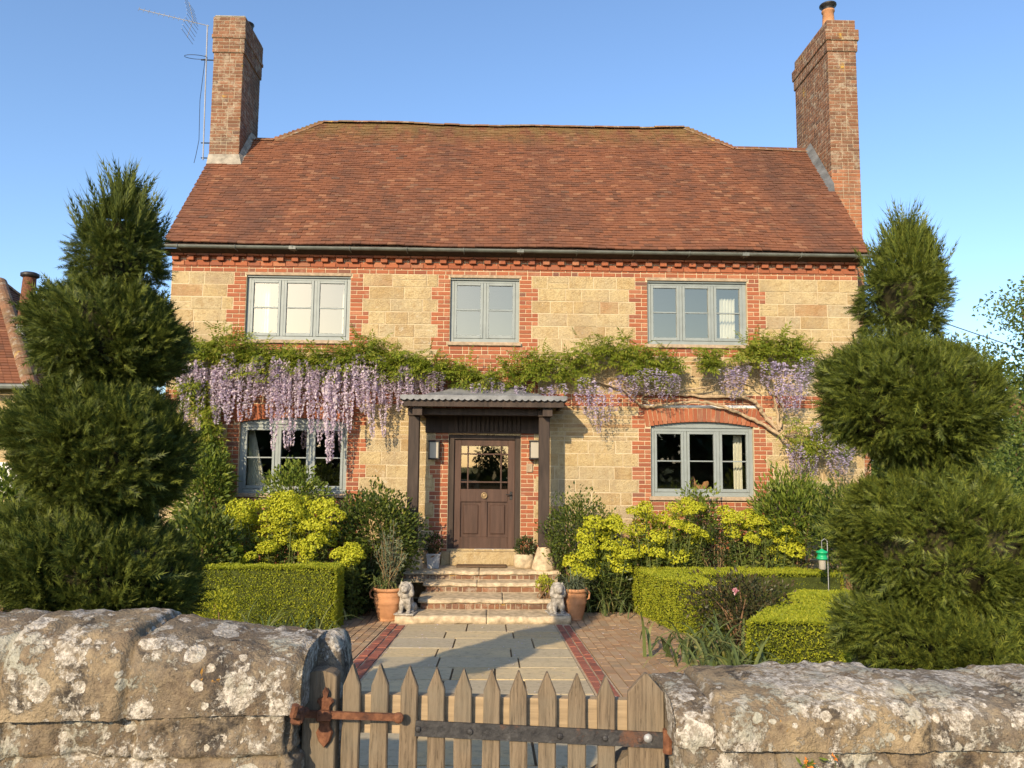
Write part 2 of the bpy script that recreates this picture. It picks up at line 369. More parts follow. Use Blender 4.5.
M['wist'] = leaf_mat('wisteria flowers', [(.50,.40,.52),(.60,.50,.60),(.70,.61,.67),(.80,.73,.75)], .45, .7, 2)
M['wist_deep'] = leaf_mat('deep wisteria flowers', [(.40,.32,.50),(.50,.42,.58),(.61,.53,.66),(.72,.65,.73)], .45, .7, 2)
M['iris'] = leaf_mat('strap leaves', [(.06,.085,.03),(.10,.14,.045),(.16,.19,.06),(.28,.25,.10)], .3, .5)
M['grey_leaf'] = leaf_mat('grey green leaves', [(.08,.10,.06),(.13,.16,.09),(.2,.22,.13)], .3)
M['pink'] = leaf_mat('pink petals', [(.45,.14,.2),(.62,.3,.35),(.7,.5,.5)], .3)
M['rose_leaf'] = leaf_mat('rose leaves', [(.03,.04,.016),(.05,.055,.02),(.085,.06,.03),(.07,.09,.025)], .25, .4)
M['tree_leaf'] = leaf_mat('tree leaves', [(.07,.11,.022),(.11,.16,.03),(.16,.21,.04),(.21,.24,.045)], .45)
M['wood_leaf'] = leaf_mat('wood foliage', [(.02,.035,.01),(.035,.055,.015),(.05,.075,.02)], .15)

# leaf templates -------------------------------------------------------
def t_leaf(wd=.5, fold=.12):
    return (np.array([(0,0,0),(wd/2,.45,fold),(0,1,0),(-wd/2,.45,fold)]), [(0,1,2),(0,2,3)])
def t_sprig(k=5, ang=38, ln=.42, wd=.085, seed=0):
    r = np.random.default_rng(seed); v = []; f = []
    def tri(a, d, l, side):
        n = len(v); d = d/np.linalg.norm(d); s_ = np.array([-d[1], d[0], 0])*wd
        v.extend([a-s_*.5, a+s_*.5, a+d*l]); f.append((n, n+1, n+2))
    for i in range(k):
        t = (i+.3)/k*.8
        for sd in (-1, 1):
            a = math.radians(ang+r.uniform(-12, 12))
            d = np.array([sd*math.sin(a), math.cos(a), r.uniform(-.3, .3)])
            tri(np.array([0, t, 0]), d, ln*(1.1-.6*t)*r.uniform(.8, 1.2), sd)
    tri(np.array([0, .62, 0]), np.array([0, 1, 0.]), .45, 0); tri(np.array([0, 0, 0.]), np.array([0, 1., .02]), .8, 0)
    return np.array(v), f
def frames(d, roll=None, s=1.0):
    """N local frames whose Y axis follows d"""
    n = len(d); d = unit(d); a = unit(np.cross(d, rdir(n)))
    b = np.cross(a, d); s = np.broadcast_to(np.asarray(s, float), (n,))
    return np.stack([a, d, b], axis=2)*s[:, None, None]
def frames_flat(d, up, s=1.0):
    d = unit(d); a = unit(np.cross(d, up)); b = np.cross(a, d); s = np.broadcast_to(np.asarray(s, float), (len(d),))
    return np.stack([a, d, b], axis=2)*s[:, None, None]

# ------------------------------------------------------------------ setting: ground, lane, path
ys = np.concatenate([[-900,-60,-30,-16,-13,-11.19], np.linspace(-10.8, -2.19, 20), [-1,0,8,30,90,1500]])
xs = np.array([-1500,-90,-30,-12,-6,-3,0,3,6,12,30,90,1500.])
def sheet(name, xs, ys, dz, m, kind='structure'):
    g = MB(); X, Y = np.meshgrid(xs, ys); Z = gz(Y)+dz; nx = len(xs)
    f = [(r*nx+c, r*nx+c+1, (r+1)*nx+c+1, (r+1)*nx+c) for r in range(len(ys)-1) for c in range(nx-1)]
    g.add(np.stack([X, Y, Z], -1).reshape(-1, 3), f); return tag(g.build(name, m), kind=kind)
sheet('ground', xs, ys, -.03, M['grass'])
sheet('soil', np.array([-8,-4,0,4,8.]), np.linspace(-10.6, -.0, 30), -.018, M['soil'])
sheet('road', np.array([-80,0,80.]), np.array([-18.5,-15,-11.6]), .004, M['asphalt'])
XL0, XL1, XR0, XR1 = -1.46, -1.22, .90, 1.10
yy = np.linspace(-10.7, -1.3, 30)
sheet('path_bed', np.array([-3.3, 2.9]), yy, -.004, M['joint'])
def blocks(name, rects, m, top, thick=.05, jit=.004, tilt=.004):
    g = MB()
    for (x0, x1, y0, y1) in rects:
        a = gz(np.array([y0, y0, y1, y1])); j = random.uniform(-jit, jit); t = [random.uniform(-tilt, tilt) for _ in range(4)]
        zt = [a[k]+top+j+t[k] for k in range(4)]; zb = [a[k]-thick for k in range(4)]
        g.hexa([(x0,y0,zb[0]),(x1,y0,zb[1]),(x1,y1,zb[2]),(x0,y1,zb[3]),(x0,y0,zt[0]),(x1,y0,zt[1]),(x1,y1,zt[2]),(x0,y1,zt[3])])
    return tag(g.build(name, m), kind='structure')
fl = []; y = -2.2
while y > -10.4:
    h = random.choice([.6,.75,.95]); x = XL1+.012; k = 0
    cuts = sorted([XL1+.012, XR0-.012]+[random.uniform(.28, .42)*2.1*(q+1)+XL1 for q in range(2)]); cuts = [c for c in cuts if XL1 < c < XR0]
    for a, b in zip(cuts[:-1], cuts[1:]): fl.append((a+.010, b-.010, y-h+.024, y))
    y -= h
blocks('flagstones', fl, M['flag'], .012, jit=.002, tilt=.0015)
eb = []
for (xa, xb) in ((XL0, XL1), (XR0, XR1)):
    wd = (xb-xa)/2
    for c in range(2):
        y = -2.23-.11*c
        while y > -10.5:
            eb.append((xa+c*wd+.012, xa+(c+1)*wd-.012, y-.205, y)); y -= .22
blocks('edging_bricks', eb, M['edge_brick'], .014)
sheet('edging_joint', np.array([XL0-.012, XL1+.012]), yy, .002, M['sand'])
sheet('edging_joint', np.array([XR0-.012, XR1+.012]), yy, .002, M['sand'])
pv = []
for (xa, xb) in ((-3.2, XL0-.02), (XR1+.02, 2.8)):
    x = xa; r = 0
    while x < xb-.03:
        y = -1.3+(r % 2)*.108; e = min(x+.105, xb)
        while y > -10.5:
            pv.append((x+.004, e-.004, max(y-.21, -10.6), min(y-.004, -1.3))); y -= .214
        x += .109; r += 1
blocks('brick_paving', pv, M['paver'], .010, jit=.0025, tilt=.002)

# ------------------------------------------------------------------ the farmhouse
house = thing('farmhouse', 'two storey sandstone farmhouse with orange brick dressings and clay tiled roof', 'house', (.3, 3, 0))
XLW, XRW, ZE, CH = -5.74, 6.52, 6.0, .075
Xf = lambda px, py: P(px, py, 0).x
Zf = lambda px, py: P(px, py, 0).z
# openings (x0, x1, z0, z1)
UL = (-4.42, -2.585, 4.42, 5.58); UMd = (-.815, .415, 4.42, 5.58); UR = (2.705, 4.50, 4.42, 5.58)
LL = (-4.43, -2.565, 1.74, 3.06); LR = (2.745, 4.565, 1.74, 3.06); DR = (-.80, .46, .80, 2.80)
OPEN = [UL, UMd, UR, LL, LR, DR]
# shell -----------------------------------------------------------------
def shell():
    g = MB(); xs = sorted({XLW, XRW, *[o[0] for o in OPEN], *[o[1] for o in OPEN]}); zs = sorted({-.1, ZE, *[o[2] for o in OPEN], *[o[3] for o in OPEN]})
    for a, b in zip(xs[:-1], xs[1:]):
        for c, d in zip(zs[:-1], zs[1:]):
            mx, mz = (a+b)/2, (c+d)/2
            if any(o[0] < mx < o[1] and o[2] < mz < o[3] for o in OPEN): continue
            g.add([(a,0,c),(b,0,c),(b,0,d),(a,0,d)], [(0,1,2,3)])
    for (a, b, c, d) in OPEN:
        g.add([(a,0,c),(a,.32,c),(b,.32,c),(b,0,c),(a,0,d),(a,.32,d),(b,.32,d),(b,0,d)], [(0,3,2,1),(4,5,6,7),(0,1,5,4),(3,7,6,2)])
    g.add([(XLW,0,-.1),(XLW,6.1,-.1),(XRW,6.1,-.1),(XRW,0,-.1),(XLW,0,ZE),(XLW,6.1,ZE),(XRW,6.1,ZE),(XRW,0,ZE)], [(0,4,5,1),(1,5,6,2),(2,6,7,3)])
    return g.build('wall', M['mortar'], house)
shell()
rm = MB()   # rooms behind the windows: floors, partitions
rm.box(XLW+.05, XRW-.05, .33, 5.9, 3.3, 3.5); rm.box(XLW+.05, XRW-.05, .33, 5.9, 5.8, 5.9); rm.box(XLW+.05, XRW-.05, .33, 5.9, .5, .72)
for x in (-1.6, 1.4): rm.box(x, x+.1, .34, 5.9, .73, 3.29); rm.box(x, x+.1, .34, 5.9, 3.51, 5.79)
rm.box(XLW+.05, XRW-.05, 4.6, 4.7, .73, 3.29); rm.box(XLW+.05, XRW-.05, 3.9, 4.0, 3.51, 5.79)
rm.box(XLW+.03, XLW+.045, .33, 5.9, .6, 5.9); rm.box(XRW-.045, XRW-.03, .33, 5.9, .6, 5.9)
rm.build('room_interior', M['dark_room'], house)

# brick dressings and stone blocks, each piece real and slightly proud ---------------
def tooth(k): return (k//3) % 2
def bricks_at(k):
    z0, z1 = k*CH, (k+1)*CH; zm = (z0+z1)/2; t = tooth(k)*.115; L = []
    def add(a, b): L.append((a, b))
    if zm > 5.62: add(XLW, XRW)                                   # courses under the dentils
    elif zm > 4.2:
        for o in (UL, UMd, UR): add(o[0]-.22-t, o[1]+.22+t)
    elif 3.33 < zm < 3.56: add(XLW, XRW)                           # string course
    elif zm > 1.5:
        if zm < 3.33:
            for o in (LL, LR): add(o[0]-.22-t, o[1]+.22+t)
        if zm < 3.0: add(DR[0]-.235-t*.8, DR[0]); add(DR[1], DR[1]+.235+t*.8)
        else: add(DR[0]-.3, DR[1]+.3)
    else:
        for o in (LL, LR): add(o[0]-.22-t, o[1]+.22+t)
        if zm > .5: add(DR[0]-.235-t*.8, DR[0]); add(DR[1], DR[1]+.235+t*.8)
    L.sort(); out = []
    for a, b in L:
        if out and a <= out[-1][1]: out[-1] = (out[-1][0], max(b, out[-1][1]))
        else: out.append((a, b))
    cut = []
    for o in OPEN:
        if o[2] < zm < o[3]: cut.append((o[0], o[1]))
    for o in (LL, LR):
        if 2.92 < zm < 3.285: cut.append((o[0]-.1, o[1]+.1))      # room for the brick arch
    for o in (UL, UMd, UR):
        if 5.57 < zm < 5.64: cut.append((o[0]-.03, o[1]+.03))
        if 4.34 < zm < 4.43: cut.append((o[0]-.05, o[1]+.05))
    return sub(out, cut)
def sub(L, cut):
    for (c, d) in cut:
        N = []
        for a, b in L:
            if d <= a or c >= b: N.append((a, b)); continue
            if a < c: N.append((a, c))
            if d < b: N.append((d, b))
        L = N
    return L
def lay(g, a, b, z0, z1, odd, y=-.006, face=None, m=.011):
    """bricks of one course between a and b"""
    x = a; i = 0; seq = (.215, .1025) if odd else (.1025, .215)
    while x < b-.02:
        wl = seq[i % 2] if random.random() < .8 else .215
        e = min(x+wl+.01, b)
        if b-e < .05: e = b
        j = random.uniform(0, .004); dz = random.uniform(-.0015, .0015)
        block(g, x+m/2, e-m/2, z0+m/2+dz, z1-m/2+dz, y-j, face); x = e; i += 1
def block(g, x0, x1, z0, z1, y, face=None, ch=.006, back=.004, n_ok=True):
    """five faced block with chamfered front edge; face maps (u, out, z) to the world"""
    q = [(x0,back,z0),(x1,back,z0),(x1,back,z1),(x0,back,z1),(x0,y+ch*.7,z0),(x1,y+ch*.7,z0),(x1,y+ch*.7,z1),(x0,y+ch*.7,z1),
         (x0+ch,y,z0+ch),(x1-ch,y,z0+ch),(x1-ch,y,z1-ch),(x0+ch,y,z1-ch)]
    if face: q = [face(*c) for c in q]
    g.add(q, [(0,1,5,4),(1,2,6,5),(2,3,7,6),(3,0,4,7),(4,5,9,8),(5,6,10,9),(6,7,11,10),(7,4,8,11),(8,9,10,11)])
gb = MB(); gs = MB(); NK = 80
BR = {k: bricks_at(k) for k in range(-1, NK)}
for k in range(-1, NK):
    for a, b in BR[k]: lay(gb, a, b, k*CH, (k+1)*CH, k % 2)
def stones(L, z0, z1):
    for a, b in L:
        if b-a < .05: continue
        x = a
        while x < b-.01:
            wl = random.uniform(.26, .62); e = min(x+wl, b)
            if b-e < .17: e = b
            hz = z1
            j = random.uniform(.0, .012); dz = random.uniform(-.004, .004)
            if hz-z0 > .2 and random.random() < .10:
                zm = z0+(hz-z0)*random.uniform(.4, .6); block(gs, x+.006, e-.006, z0+.006+dz, zm-.005, -.004-j*.5, ch=.006); z_ = zm
                if e-x > .3 and random.random() < .5: xm = x+(e-x)*random.uniform(.35, .65); block(gs, x+.006, xm-.005, zm+.005, hz-.006+dz, -.003-j*.6, ch=.006); block(gs, xm+.005, e-.006, zm+.005, hz-.006+dz, -.003-j*.4, ch=.006)
                else: block(gs, x+.006, e-.006, zm+.005, hz-.006+dz, -.003-j*.6, ch=.006)
                x = e; continue
            block(gs, x+.006, e-.006, z0+.006+dz, hz-.006+dz, -.002-j*.7, ch=.006); x = e
def comp(k):
    cut = BR[k]+[(o[0], o[1]) for o in OPEN if o[2] < (k+.5)*CH < o[3]]
    for o in (LL, LR):
        if 2.92 < (k+.5)*CH < 3.285: cut = cut+[(o[0]-.1, o[1]+.1)]
    for o in (UL, UMd, UR):
        if 5.57 < (k+.5)*CH < 5.64: cut = cut+[(o[0]-.03, o[1]+.03)]
        if 4.34 < (k+.5)*CH < 4.43: cut = cut+[(o[0]-.05, o[1]+.05)]
    return [q for q in sub([(XLW, XRW)], cut) if q[1]-q[0] > .04]
for g0 in range(0, NK, 3):
    C = [comp(k) for k in range(g0, min(g0+3, NK))]
    if all(c == C[0] for c in C): stones(C[0], g0*CH, (g0+len(C))*CH)
    else:
        for i, c in enumerate(C): stones(c, (g0+i)*CH, (g0+i+1)*CH)
# stone insets beside the door
gs.build('stone_facing', M['stone'], house)
# camber arches over the lower windows
for o in (LL, LR):
    n = 26; a, b = o[0]-.09, o[1]+.09
    for i in range(n):
        u0, u1 = a+(b-a)*i/n, a+(b-a)*(i+1)/n; um = (u0+u1)/2; t = 2*(um-a)/(b-a)-1
        zb = 3.05-.10*t*t; zt = 3.285; sk = .10*t
        q = [(u0+.004,.004,zb),(u1-.004,.004,zb),(u1-.004+sk*.6,.004,zt),(u0+.004+sk*.6,.004,zt)]
        yv = -.012-random.uniform(0, .004); p = [(x,yv,z) for x,_,z in q]
        gb.add(q+p, [(4,5,6,7),(0,1,5,4),(1,2,6,5),(2,3,7,6),(3,0,4,7)])
gb.build('brick_dressing', M['brick'], house)
for o in (UL, UMd, UR):
    ln = MB(); ln.bbox(o[0]-.02, o[1]+.02, -.012, .2, 5.575, 5.632, .006); ln.build('lintel', M['sill'], house)
st = MB(); st.bbox(2.60, 4.62, -.014, .01, 3.30, 3.345, .004); st.build('pale_lintel_strip', M['white_paint'], house)
# dentils
dn = MB(); k = 0; x = XLW+.02
while x < XRW-.1:
    dn.bbox(x, x+.118, -.085, .01, 5.815, 5.893, .006); x += .262
x = XLW
while x < XRW-.02:
    e = min(x+.222, XRW); dn.bbox(x+.004, e-.004, -.088, .01, 5.90, 5.965, .004); x = e
x = XLW
while x < XRW-.02:
    e = min(x+.222, XRW); dn.bbox(x+.004, e-.004, -.026, .01, 5.735, 5.808, .004); x = e
dn.build('dentil_course', M['brick'], house)

# roof -------------------------------------------------------------------
TP = math.tan(rad(50)); YE, ZEV = -.22, 6.04
XL_R, XR_R = -5.84, 6.68
OUT = [(XL_R,YE),(XR_R,YE),(XR_R,2.2),(5.05,2.22),(4.12,2.84),(-3.82,2.84),(-4.70,2.24),(XL_R,2.24)]   # plan of the front slope
zr = lambda y: ZEV+(y-YE)*TP
def sag(x, y): return -.035*math.sin((x+3.8)/7.9*math.pi)*max(0, min(1, (y+.3)/3)) + .012*math.sin(x*1.9+y*2)
core = MB()
fs = [(x, y, zr(y)-.05) for x, y in OUT]
core.add(fs, [tuple(range(8))])
# back slopes, hips and gable ends
b = lambda x, y, z: (x, y, z-.05)
core.add([b(4.12,2.84,zr(2.84)), b(-3.82,2.84,zr(2.84)), b(-3.82,6.3,ZEV), b(4.12,6.3,ZEV)], [(0,1,2,3)])
core.add([b(-3.82,2.84,zr(2.84)), b(-4.7,2.24,zr(2.24)), b(-4.7,6.3,ZEV), b(-3.82,6.3,ZEV)], [(0,1,2,3)]); core.add([b(4.12,2.84,zr(2.84)), b(5.05,2.22,zr(2.22)), b(5.05,6.3,ZEV), b(4.12,6.3,ZEV)], [(3,2,1,0)])
core.add([b(-4.7,2.24,zr(2.24)), b(XL_R,2.24,zr(2.24)), b(XL_R,6.3,ZEV), b(-4.7,6.3,ZEV)], [(0,1,2,3)]); core.add([b(5.05,2.22,zr(2.22)), b(XR_R,2.2,zr(2.2)), b(XR_R,6.3,ZEV), b(5.05,6.3,ZEV)], [(3,2,1,0)])
core.add([(XL_R+.1,0,5.9),(XL_R+.1,6.1,5.9),(XL_R+.1,2.24,zr(2.24)-.06)], [(0,2,1)])
core.add([(XR_R-.1,0,5.9),(XR_R-.1,6.1,5.9),(XR_R-.1,2.2,zr(2.2)-.06)], [(0,1,2)])
core.add([(XL_R,YE,ZEV-.06),(XR_R,YE,ZEV-.06),(XR_R,0.02,5.9),(XL_R,0.02,5.9)], [(0,1,2,3)])
roof = core.build('roof', M['porch_wood'], house)
def in_out(x, y):
    if y < YE or x < XL_R or x > XR_R: return False
    if y < 2.22: return True
    if y > 2.84: return False
    return -4.70+(y-2.24)/.6*.88 <= x <= 5.05-(y-2.22)/.62*.93
tg = MB(); gauge = .082; cs = math.cos(rad(50)); sn = math.sin(rad(50)); s_ = 0; row = 0
while True:
    y0 = YE-.03+s_*cs
    if y0 > 2.80: break
    x = XL_R-.05+(row % 2)*.078+random.uniform(-.01, .01); wv = .012*fbm(np.array([[row*.4, 0, 0]]), 2)[0]
    while x < XR_R:
        tw = .155; mx = x+tw/2
        if in_out(mx, y0+.02):
            lift = .027+random.uniform(-.005, .008); l = .17; tl = random.uniform(-.006, .006)
            a = max(x+.0015, XL_R); c = min(x+tw-.0015, XR_R)
            v = []
            for (xx, ss, h) in ((a, s_-.004+wv+tl, lift), (c, s_-.004+wv-tl, lift), (c, s_+l, .004), (a, s_+l, .004)):
                Y = YE+ss*cs; Z = ZEV+ss*sn+sag(xx, Y); v.append((xx, Y-h*sn, Z+h*cs))
            lo = [(q[0], q[1]+.022*sn, q[2]-.022*cs) for q in v[:2]]
            tg.add(v+lo, [(0,1,2,3),(4,5,1,0)])
        x += tw
    s_ += gauge; row += 1
tg.build('roof_tiles', M['roof'], roof)
def ridge_line(p, q, r=.085, L=.33):
    p, q = np.array(p), np.array(q); n = max(1, int(np.linalg.norm(q-p)/L)); d = (q-p)/n; g_ = rt
    side = unit(np.cross(d, [0,0,1.])); up = unit(np.cross(side, d))
    for i in range(n):
        a0, a1 = p+d*i, p+d*(i+.985); v = []
        jz = random.uniform(-.012, .008)
        for A in (a0, a1):
            for t in np.linspace(-1.35, 1.35, 7): v.append(A+side*math.sin(t)*r*1.25+up*(math.cos(t)*r-.03+jz)+np.array([0,0,sag(A[0], A[1])]))
        g_.add(v, [(j, j+1, j+8, j+7) for j in range(6)]+[tuple(range(6,-1,-1)), tuple(range(7,14))])
rt = MB()
ridge_line((-3.82,2.84,zr(2.84)), (4.12,2.84,zr(2.84))); ridge_line((-4.70,2.24,zr(2.24)), (-3.82,2.84,zr(2.84)), .06); ridge_line((4.12,2.84,zr(2.84)), (5.05,2.22,zr(2.22)), .06)
ridge_line((XL_R,2.24,zr(2.24)), (-4.7,2.24,zr(2.24)), .06); ridge_line((5.05,2.22,zr(2.22)), (XR_R,2.2,zr(2.2)), .06)
rt.build('ridge_tiles', M['ridge'], roof)
# gutter
gt = MB(); n = 10; v = []
for x in (XL_R-.02, XR_R+.02):
    for t in np.linspace(math.pi, 2*math.pi, n): v.append((x, YE-.055+.05*math.cos(t), 6.022+.05*math.sin(t)))
    for t in np.linspace(2*math.pi, math.pi, n): v.append((x, YE-.055+.043*math.cos(t), 6.024+.043*math.sin(t)))
m2 = 2*n
gt.add(v, [(j, (j+1) % m2, m2+(j+1) % m2, m2+j) for j in range(m2)]+[tuple(range(m2)), tuple(range(2*m2-1, m2-1, -1))])
gut = gt.build('gutter', M['gutter'], house)
for i in range(13):
    br = MB()
    x = XL_R+.3+i*(XR_R-XL_R-.6)/12
    br.tube([(x, YE-.11, 6.03),(x, YE-.105, 5.99),(x, YE-.085, 5.97),(x, YE-.055, 5.96),(x, YE-.02, 5.97),(x, -.07, 5.96)], .009, 6)
    if i % 4 == 2:
        br.bar((x-.06, YE-.055, 5.995), (x+.06, YE-.055, 5.995), .112, .055)
    br.build('gutter_bracket', M['gutter'], gut)

# windows ----------------------------------------------------------------
def window(o, n, up, hd=0.0):
    a, b, c, d = o; y = .06; fr = MB(); fw = .07
    fr.bbox(a, a+fw, y, y+.1, c, d); fr.bbox(b-fw, b, y, y+.1, c, d)
    fr.bbox(a+fw+.001, b-fw-.001, y+.002, y+.1, d-.08-hd, d); fr.bbox(a+fw+.001, b-fw-.001, y+.002, y+.1, c, c+.075)
    wn_ = (b-a-2*fw-(n-1)*.055)/n; mull = []
    for i in range(1, n):
        x = a+fw+i*wn_+(i-1)*.055; fr.bbox(x, x+.055, y+.001, y+.1, c+.076, d-.081-hd)
    fr.bbox(a-.0, b+.0, y-.035, y+.02, d-.035, d-.003, .004) if up else fr.bbox(a+.02, b-.02, y-.02, y+.02, d-hd-.02, d-hd, .004)
    f = fr.build('window', M['window_paint'], house)
    for i in range(n):
        x0 = a+fw+i*(wn_+.055); x1 = x0+wn_; z0, z1 = c+.078, d-.083-hd; s = MB(); t = .045
        x0 += .003; x1 -= .003; yy_ = y-.012
        s.bbox(x0, x0+t, yy_, yy_+.06, z0, z1); s.bbox(x1-t, x1, yy_, yy_+.06, z0, z1)
        s.bbox(x0+t+.001, x1-t-.001, yy_+.002, yy_+.06, z0, z0+t+.01); s.bbox(x0+t+.001, x1-t-.001, yy_+.002, yy_+.06, z1-t, z1)
        zm = (z0+z1)/2+.01; s.bbox(x0+t+.001, x1-t-.001, yy_+.01, yy_+.05, zm-.011, zm+.011, .003)
        s.build('casement', M['window_paint'], f)
        g = MB()
        for (za, zb) in ((z0+t+.011, zm-.011), (zm+.011, z1-t)):
            e = [random.uniform(-.003, .003) for _ in range(4)]
            q = [(x0+t, yy_+.03+e[0], za), (x1-t, yy_+.03+e[1], za), (x1-t, yy_+.03+e[1]+e[2], zb), (x0+t, yy_+.03+e[0]+e[2], zb)]
            g.add(q, [(0,1,2,3)])
        g.build('glass_pane', M['glass_up' if up else 'glass'], f)
    sl = MB(); sl.bbox(a-.04, b+.04, -.055, .058, c-.065, c-.002, .008); sl.build('sill', M['sill'], f)
    return f
window(UL, 3, True); window(UMd, 2, True); window(UR, 3, True); window(LL, 3, False, .10); window(LR, 3, False, .10)

# door --------------------------------------------------------------------
def door():
    a, b, c, d = DR; dr = MB()
    x0, x1, z0, z1 = a+.10, b-.10, .815, 2.70; y = .07
    st_, top, lock = .12, .11, 1.72
    dr.bbox(x0, x0+st_, y, y+.05, z0, z1); dr.bbox(x1-st_, x1, y, y+.05, z0, z1)
    dr.bbox(x0+st_+.001, x1-st_-.001, y+.002, y+.05, z0, z0+.20); dr.bbox(x0+st_+.001, x1-st_-.001, y+.002, y+.05, z1-top, z1)
    dr.bbox(x0+st_+.001, x1-st_-.001, y+.002, y+.05, lock-.10, lock+.12)
    xm = (x0+x1)/2; dr.bbox(xm-.055, xm+.055, y+.003, y+.05, z0+.201, lock-.101)
    for (pa, pb) in ((x0+st_, xm-.055), (xm+.055, x1-st_)):
        dr.box(pa, pb, y+.03, y+.045, z0+.2, lock-.1); dr.bbox(pa+.045, pb-.045, y+.012, y+.032, z0+.25, lock-.15, .012)
    # glazing bars
    ga, gb_, gc, gd = x0+st_, x1-st_, lock+.121, z1-top-.001
    for x in (ga+.12, gb_-.12): dr.bbox(x-.013, x+.013, y+.01, y+.045, gc, gd, .004)
    for z in (gc+.12, gd-.14): dr.bbox(ga+.001, gb_-.001, y+.012, y+.044, z-.013, z+.013, .004)
    D = dr.build('door', M['door_wood'], house)
    g = MB(); g.add([(ga,y+.03,gc),(gb_,y+.03,gc),(gb_,y+.033,gd),(ga,y+.033,gd)], [(0,1,2,3)]); g.build('glass_pane', M['glass_up'], D)
    f = MB(); f.bbox(a, a+.098, .03, .16, .80, 2.80); f.bbox(b-.098, b, .03, .16, .80, 2.80); f.bbox(a+.099, b-.099, .032, .16, 2.705, 2.80)
    f.build('door_frame', M['porch_wood'], D)
    kn = MB(); kn.tube([(xm+math.sin(t)*.045, y-.02, lock+.01+math.cos(t)*.045) for t in np.linspace(0, 2*math.pi, 17)], .012, 6); kn.ball((xm, y-.012, lock+.01), (.035,.014,.035)); kn.build('knocker', M['brass'], D)
    h = MB(); h.bbox(x1-.085, x1-.04, y-.008, y, lock-.06, lock+.08, .003); h.tube([(x1-.06,y-.005,lock+.03),(x1-.06,y-.05,lock+.03),(x1-.15,y-.055,lock+.03)], .009, 8); h.build('handle', M['iron'], D)
    t = MB(); t.bbox(x0, x1, .0, .12, .792, .814, .004); t.build('threshold', M['white_paint'], D)
door()

# porch --------------------------------------------------------------------
porch = MB(); PX0, PX1, PY, PZ = -1.53, 1.17, -.98, 3.18      # canopy edge box
zc0, zc1 = 3.345, 3.385
LT = 2.99
porch.bbox(PX0+.04, PX1-.04, PY+.04, PY+.09, 3.21, 3.36); porch.bbox(PX0+.04, PX0+.09, PY+.091, .0, 3.21, 3.36); porch.bbox(PX1-.09, PX1-.04, PY+.091, .0, 3.21, 3.36)
porch.bbox(PX0+.1, PX1-.1, PY+.095, -.0, 3.31, 3.33)
for x in (-1.37, .77): porch.bbox(x+.02, x+.18, PY+.12, -.0, 3.07, 3.208)
porch.bbox(-1.20, .76, -.66, -.54, 3.09, 3.205)
porch.bbox(-1.2, .86, -.05, -.015, 2.81, 3.2)
porch = porch.build('porch', M['porch_wood'], house)
vs = MB()
for i in range(15): x = -.70+i*.078; vs.bbox(x, x+.062, -.075, -.052, 2.84, 3.16, .006)
vs.build('slatted_board', M['porch_wood'], porch)
for x in (-1.34, .83):
    p = MB(); p.bbox(x-.09, x+.09, -.69, -.51, .93, 3.065, .01)
    p.build('post', M['porch_wood'], porch)
    q = MB(); q.bbox(x-.105, x+.105, -.71, -.49, 3.066, 3.19, .012); q.build('post_cap', M['porch_wood'], porch)
    s = MB(); s.lathe([(.0,0),(.19,0),(.20,.04),(.17,.15),(.13,.28),(.10,.37),(.09,.385),(0,.385)], (x, -.60, .55), 14, (1, .85)); s.build('staddle_stone', M['pale_stone'], porch, True)
# lead roof: swept up to a ridge at the wall
lr = MB(); NX, NY = 30, 10; v = []
for j in range(NY+1):
    for i in range(NX+1):
        u, t = i/NX, j/NY; x = PX0+(PX1-PX0)*u; yv = PY+(-PY)*t
        e = min(1, min(u, 1-u)*2/.86); q = min(t, e); z = zc1+.42*(q**1.9)+ (.012 if i % 5 == 0 and t > .02 else 0)
        v.append((x, yv, z))
lr.add(v, [(j*(NX+1)+i, j*(NX+1)+i+1, (j+1)*(NX+1)+i+1, (j+1)*(NX+1)+i) for j in range(NY) for i in range(NX)])
def scal(p, q, n):
    p, q = np.array(p), np.array(q)
    for i in range(n):
        A, B = p+(q-p)*i/n, p+(q-p)*(i+1)/n; up = np.array([0,0,1.])
        pts = [A+up*.06, B+up*.06, B]+[A+(B-A)*(1-t)-up*.026*math.sin(math.pi*t) for t in (.25,.5,.75)]+[A]
        o = np.array([0,-.012,0]) if abs(p[1]-q[1]) < .1 else np.array([-.012 if p[0] < 0 else .012,0,0])
        k = len(pts); lr.add([x+o*0 for x in pts]+[x+o for x in pts], [tuple(range(k,2*k)), tuple(range(k-1,-1,-1))]+[(j,(j+1)%k,k+(j+1)%k,k+j) for j in range(k)])
scal((PX0,PY,zc0-.01), (PX1,PY,zc0-.01), 26); scal((PX0,PY,zc0-.01), (PX0,0,zc0-.01), 11); scal((PX1,PY,zc0-.01), (PX1,0,zc0-.01), 11)
lr.build('lead_roof', M['lead'], porch)

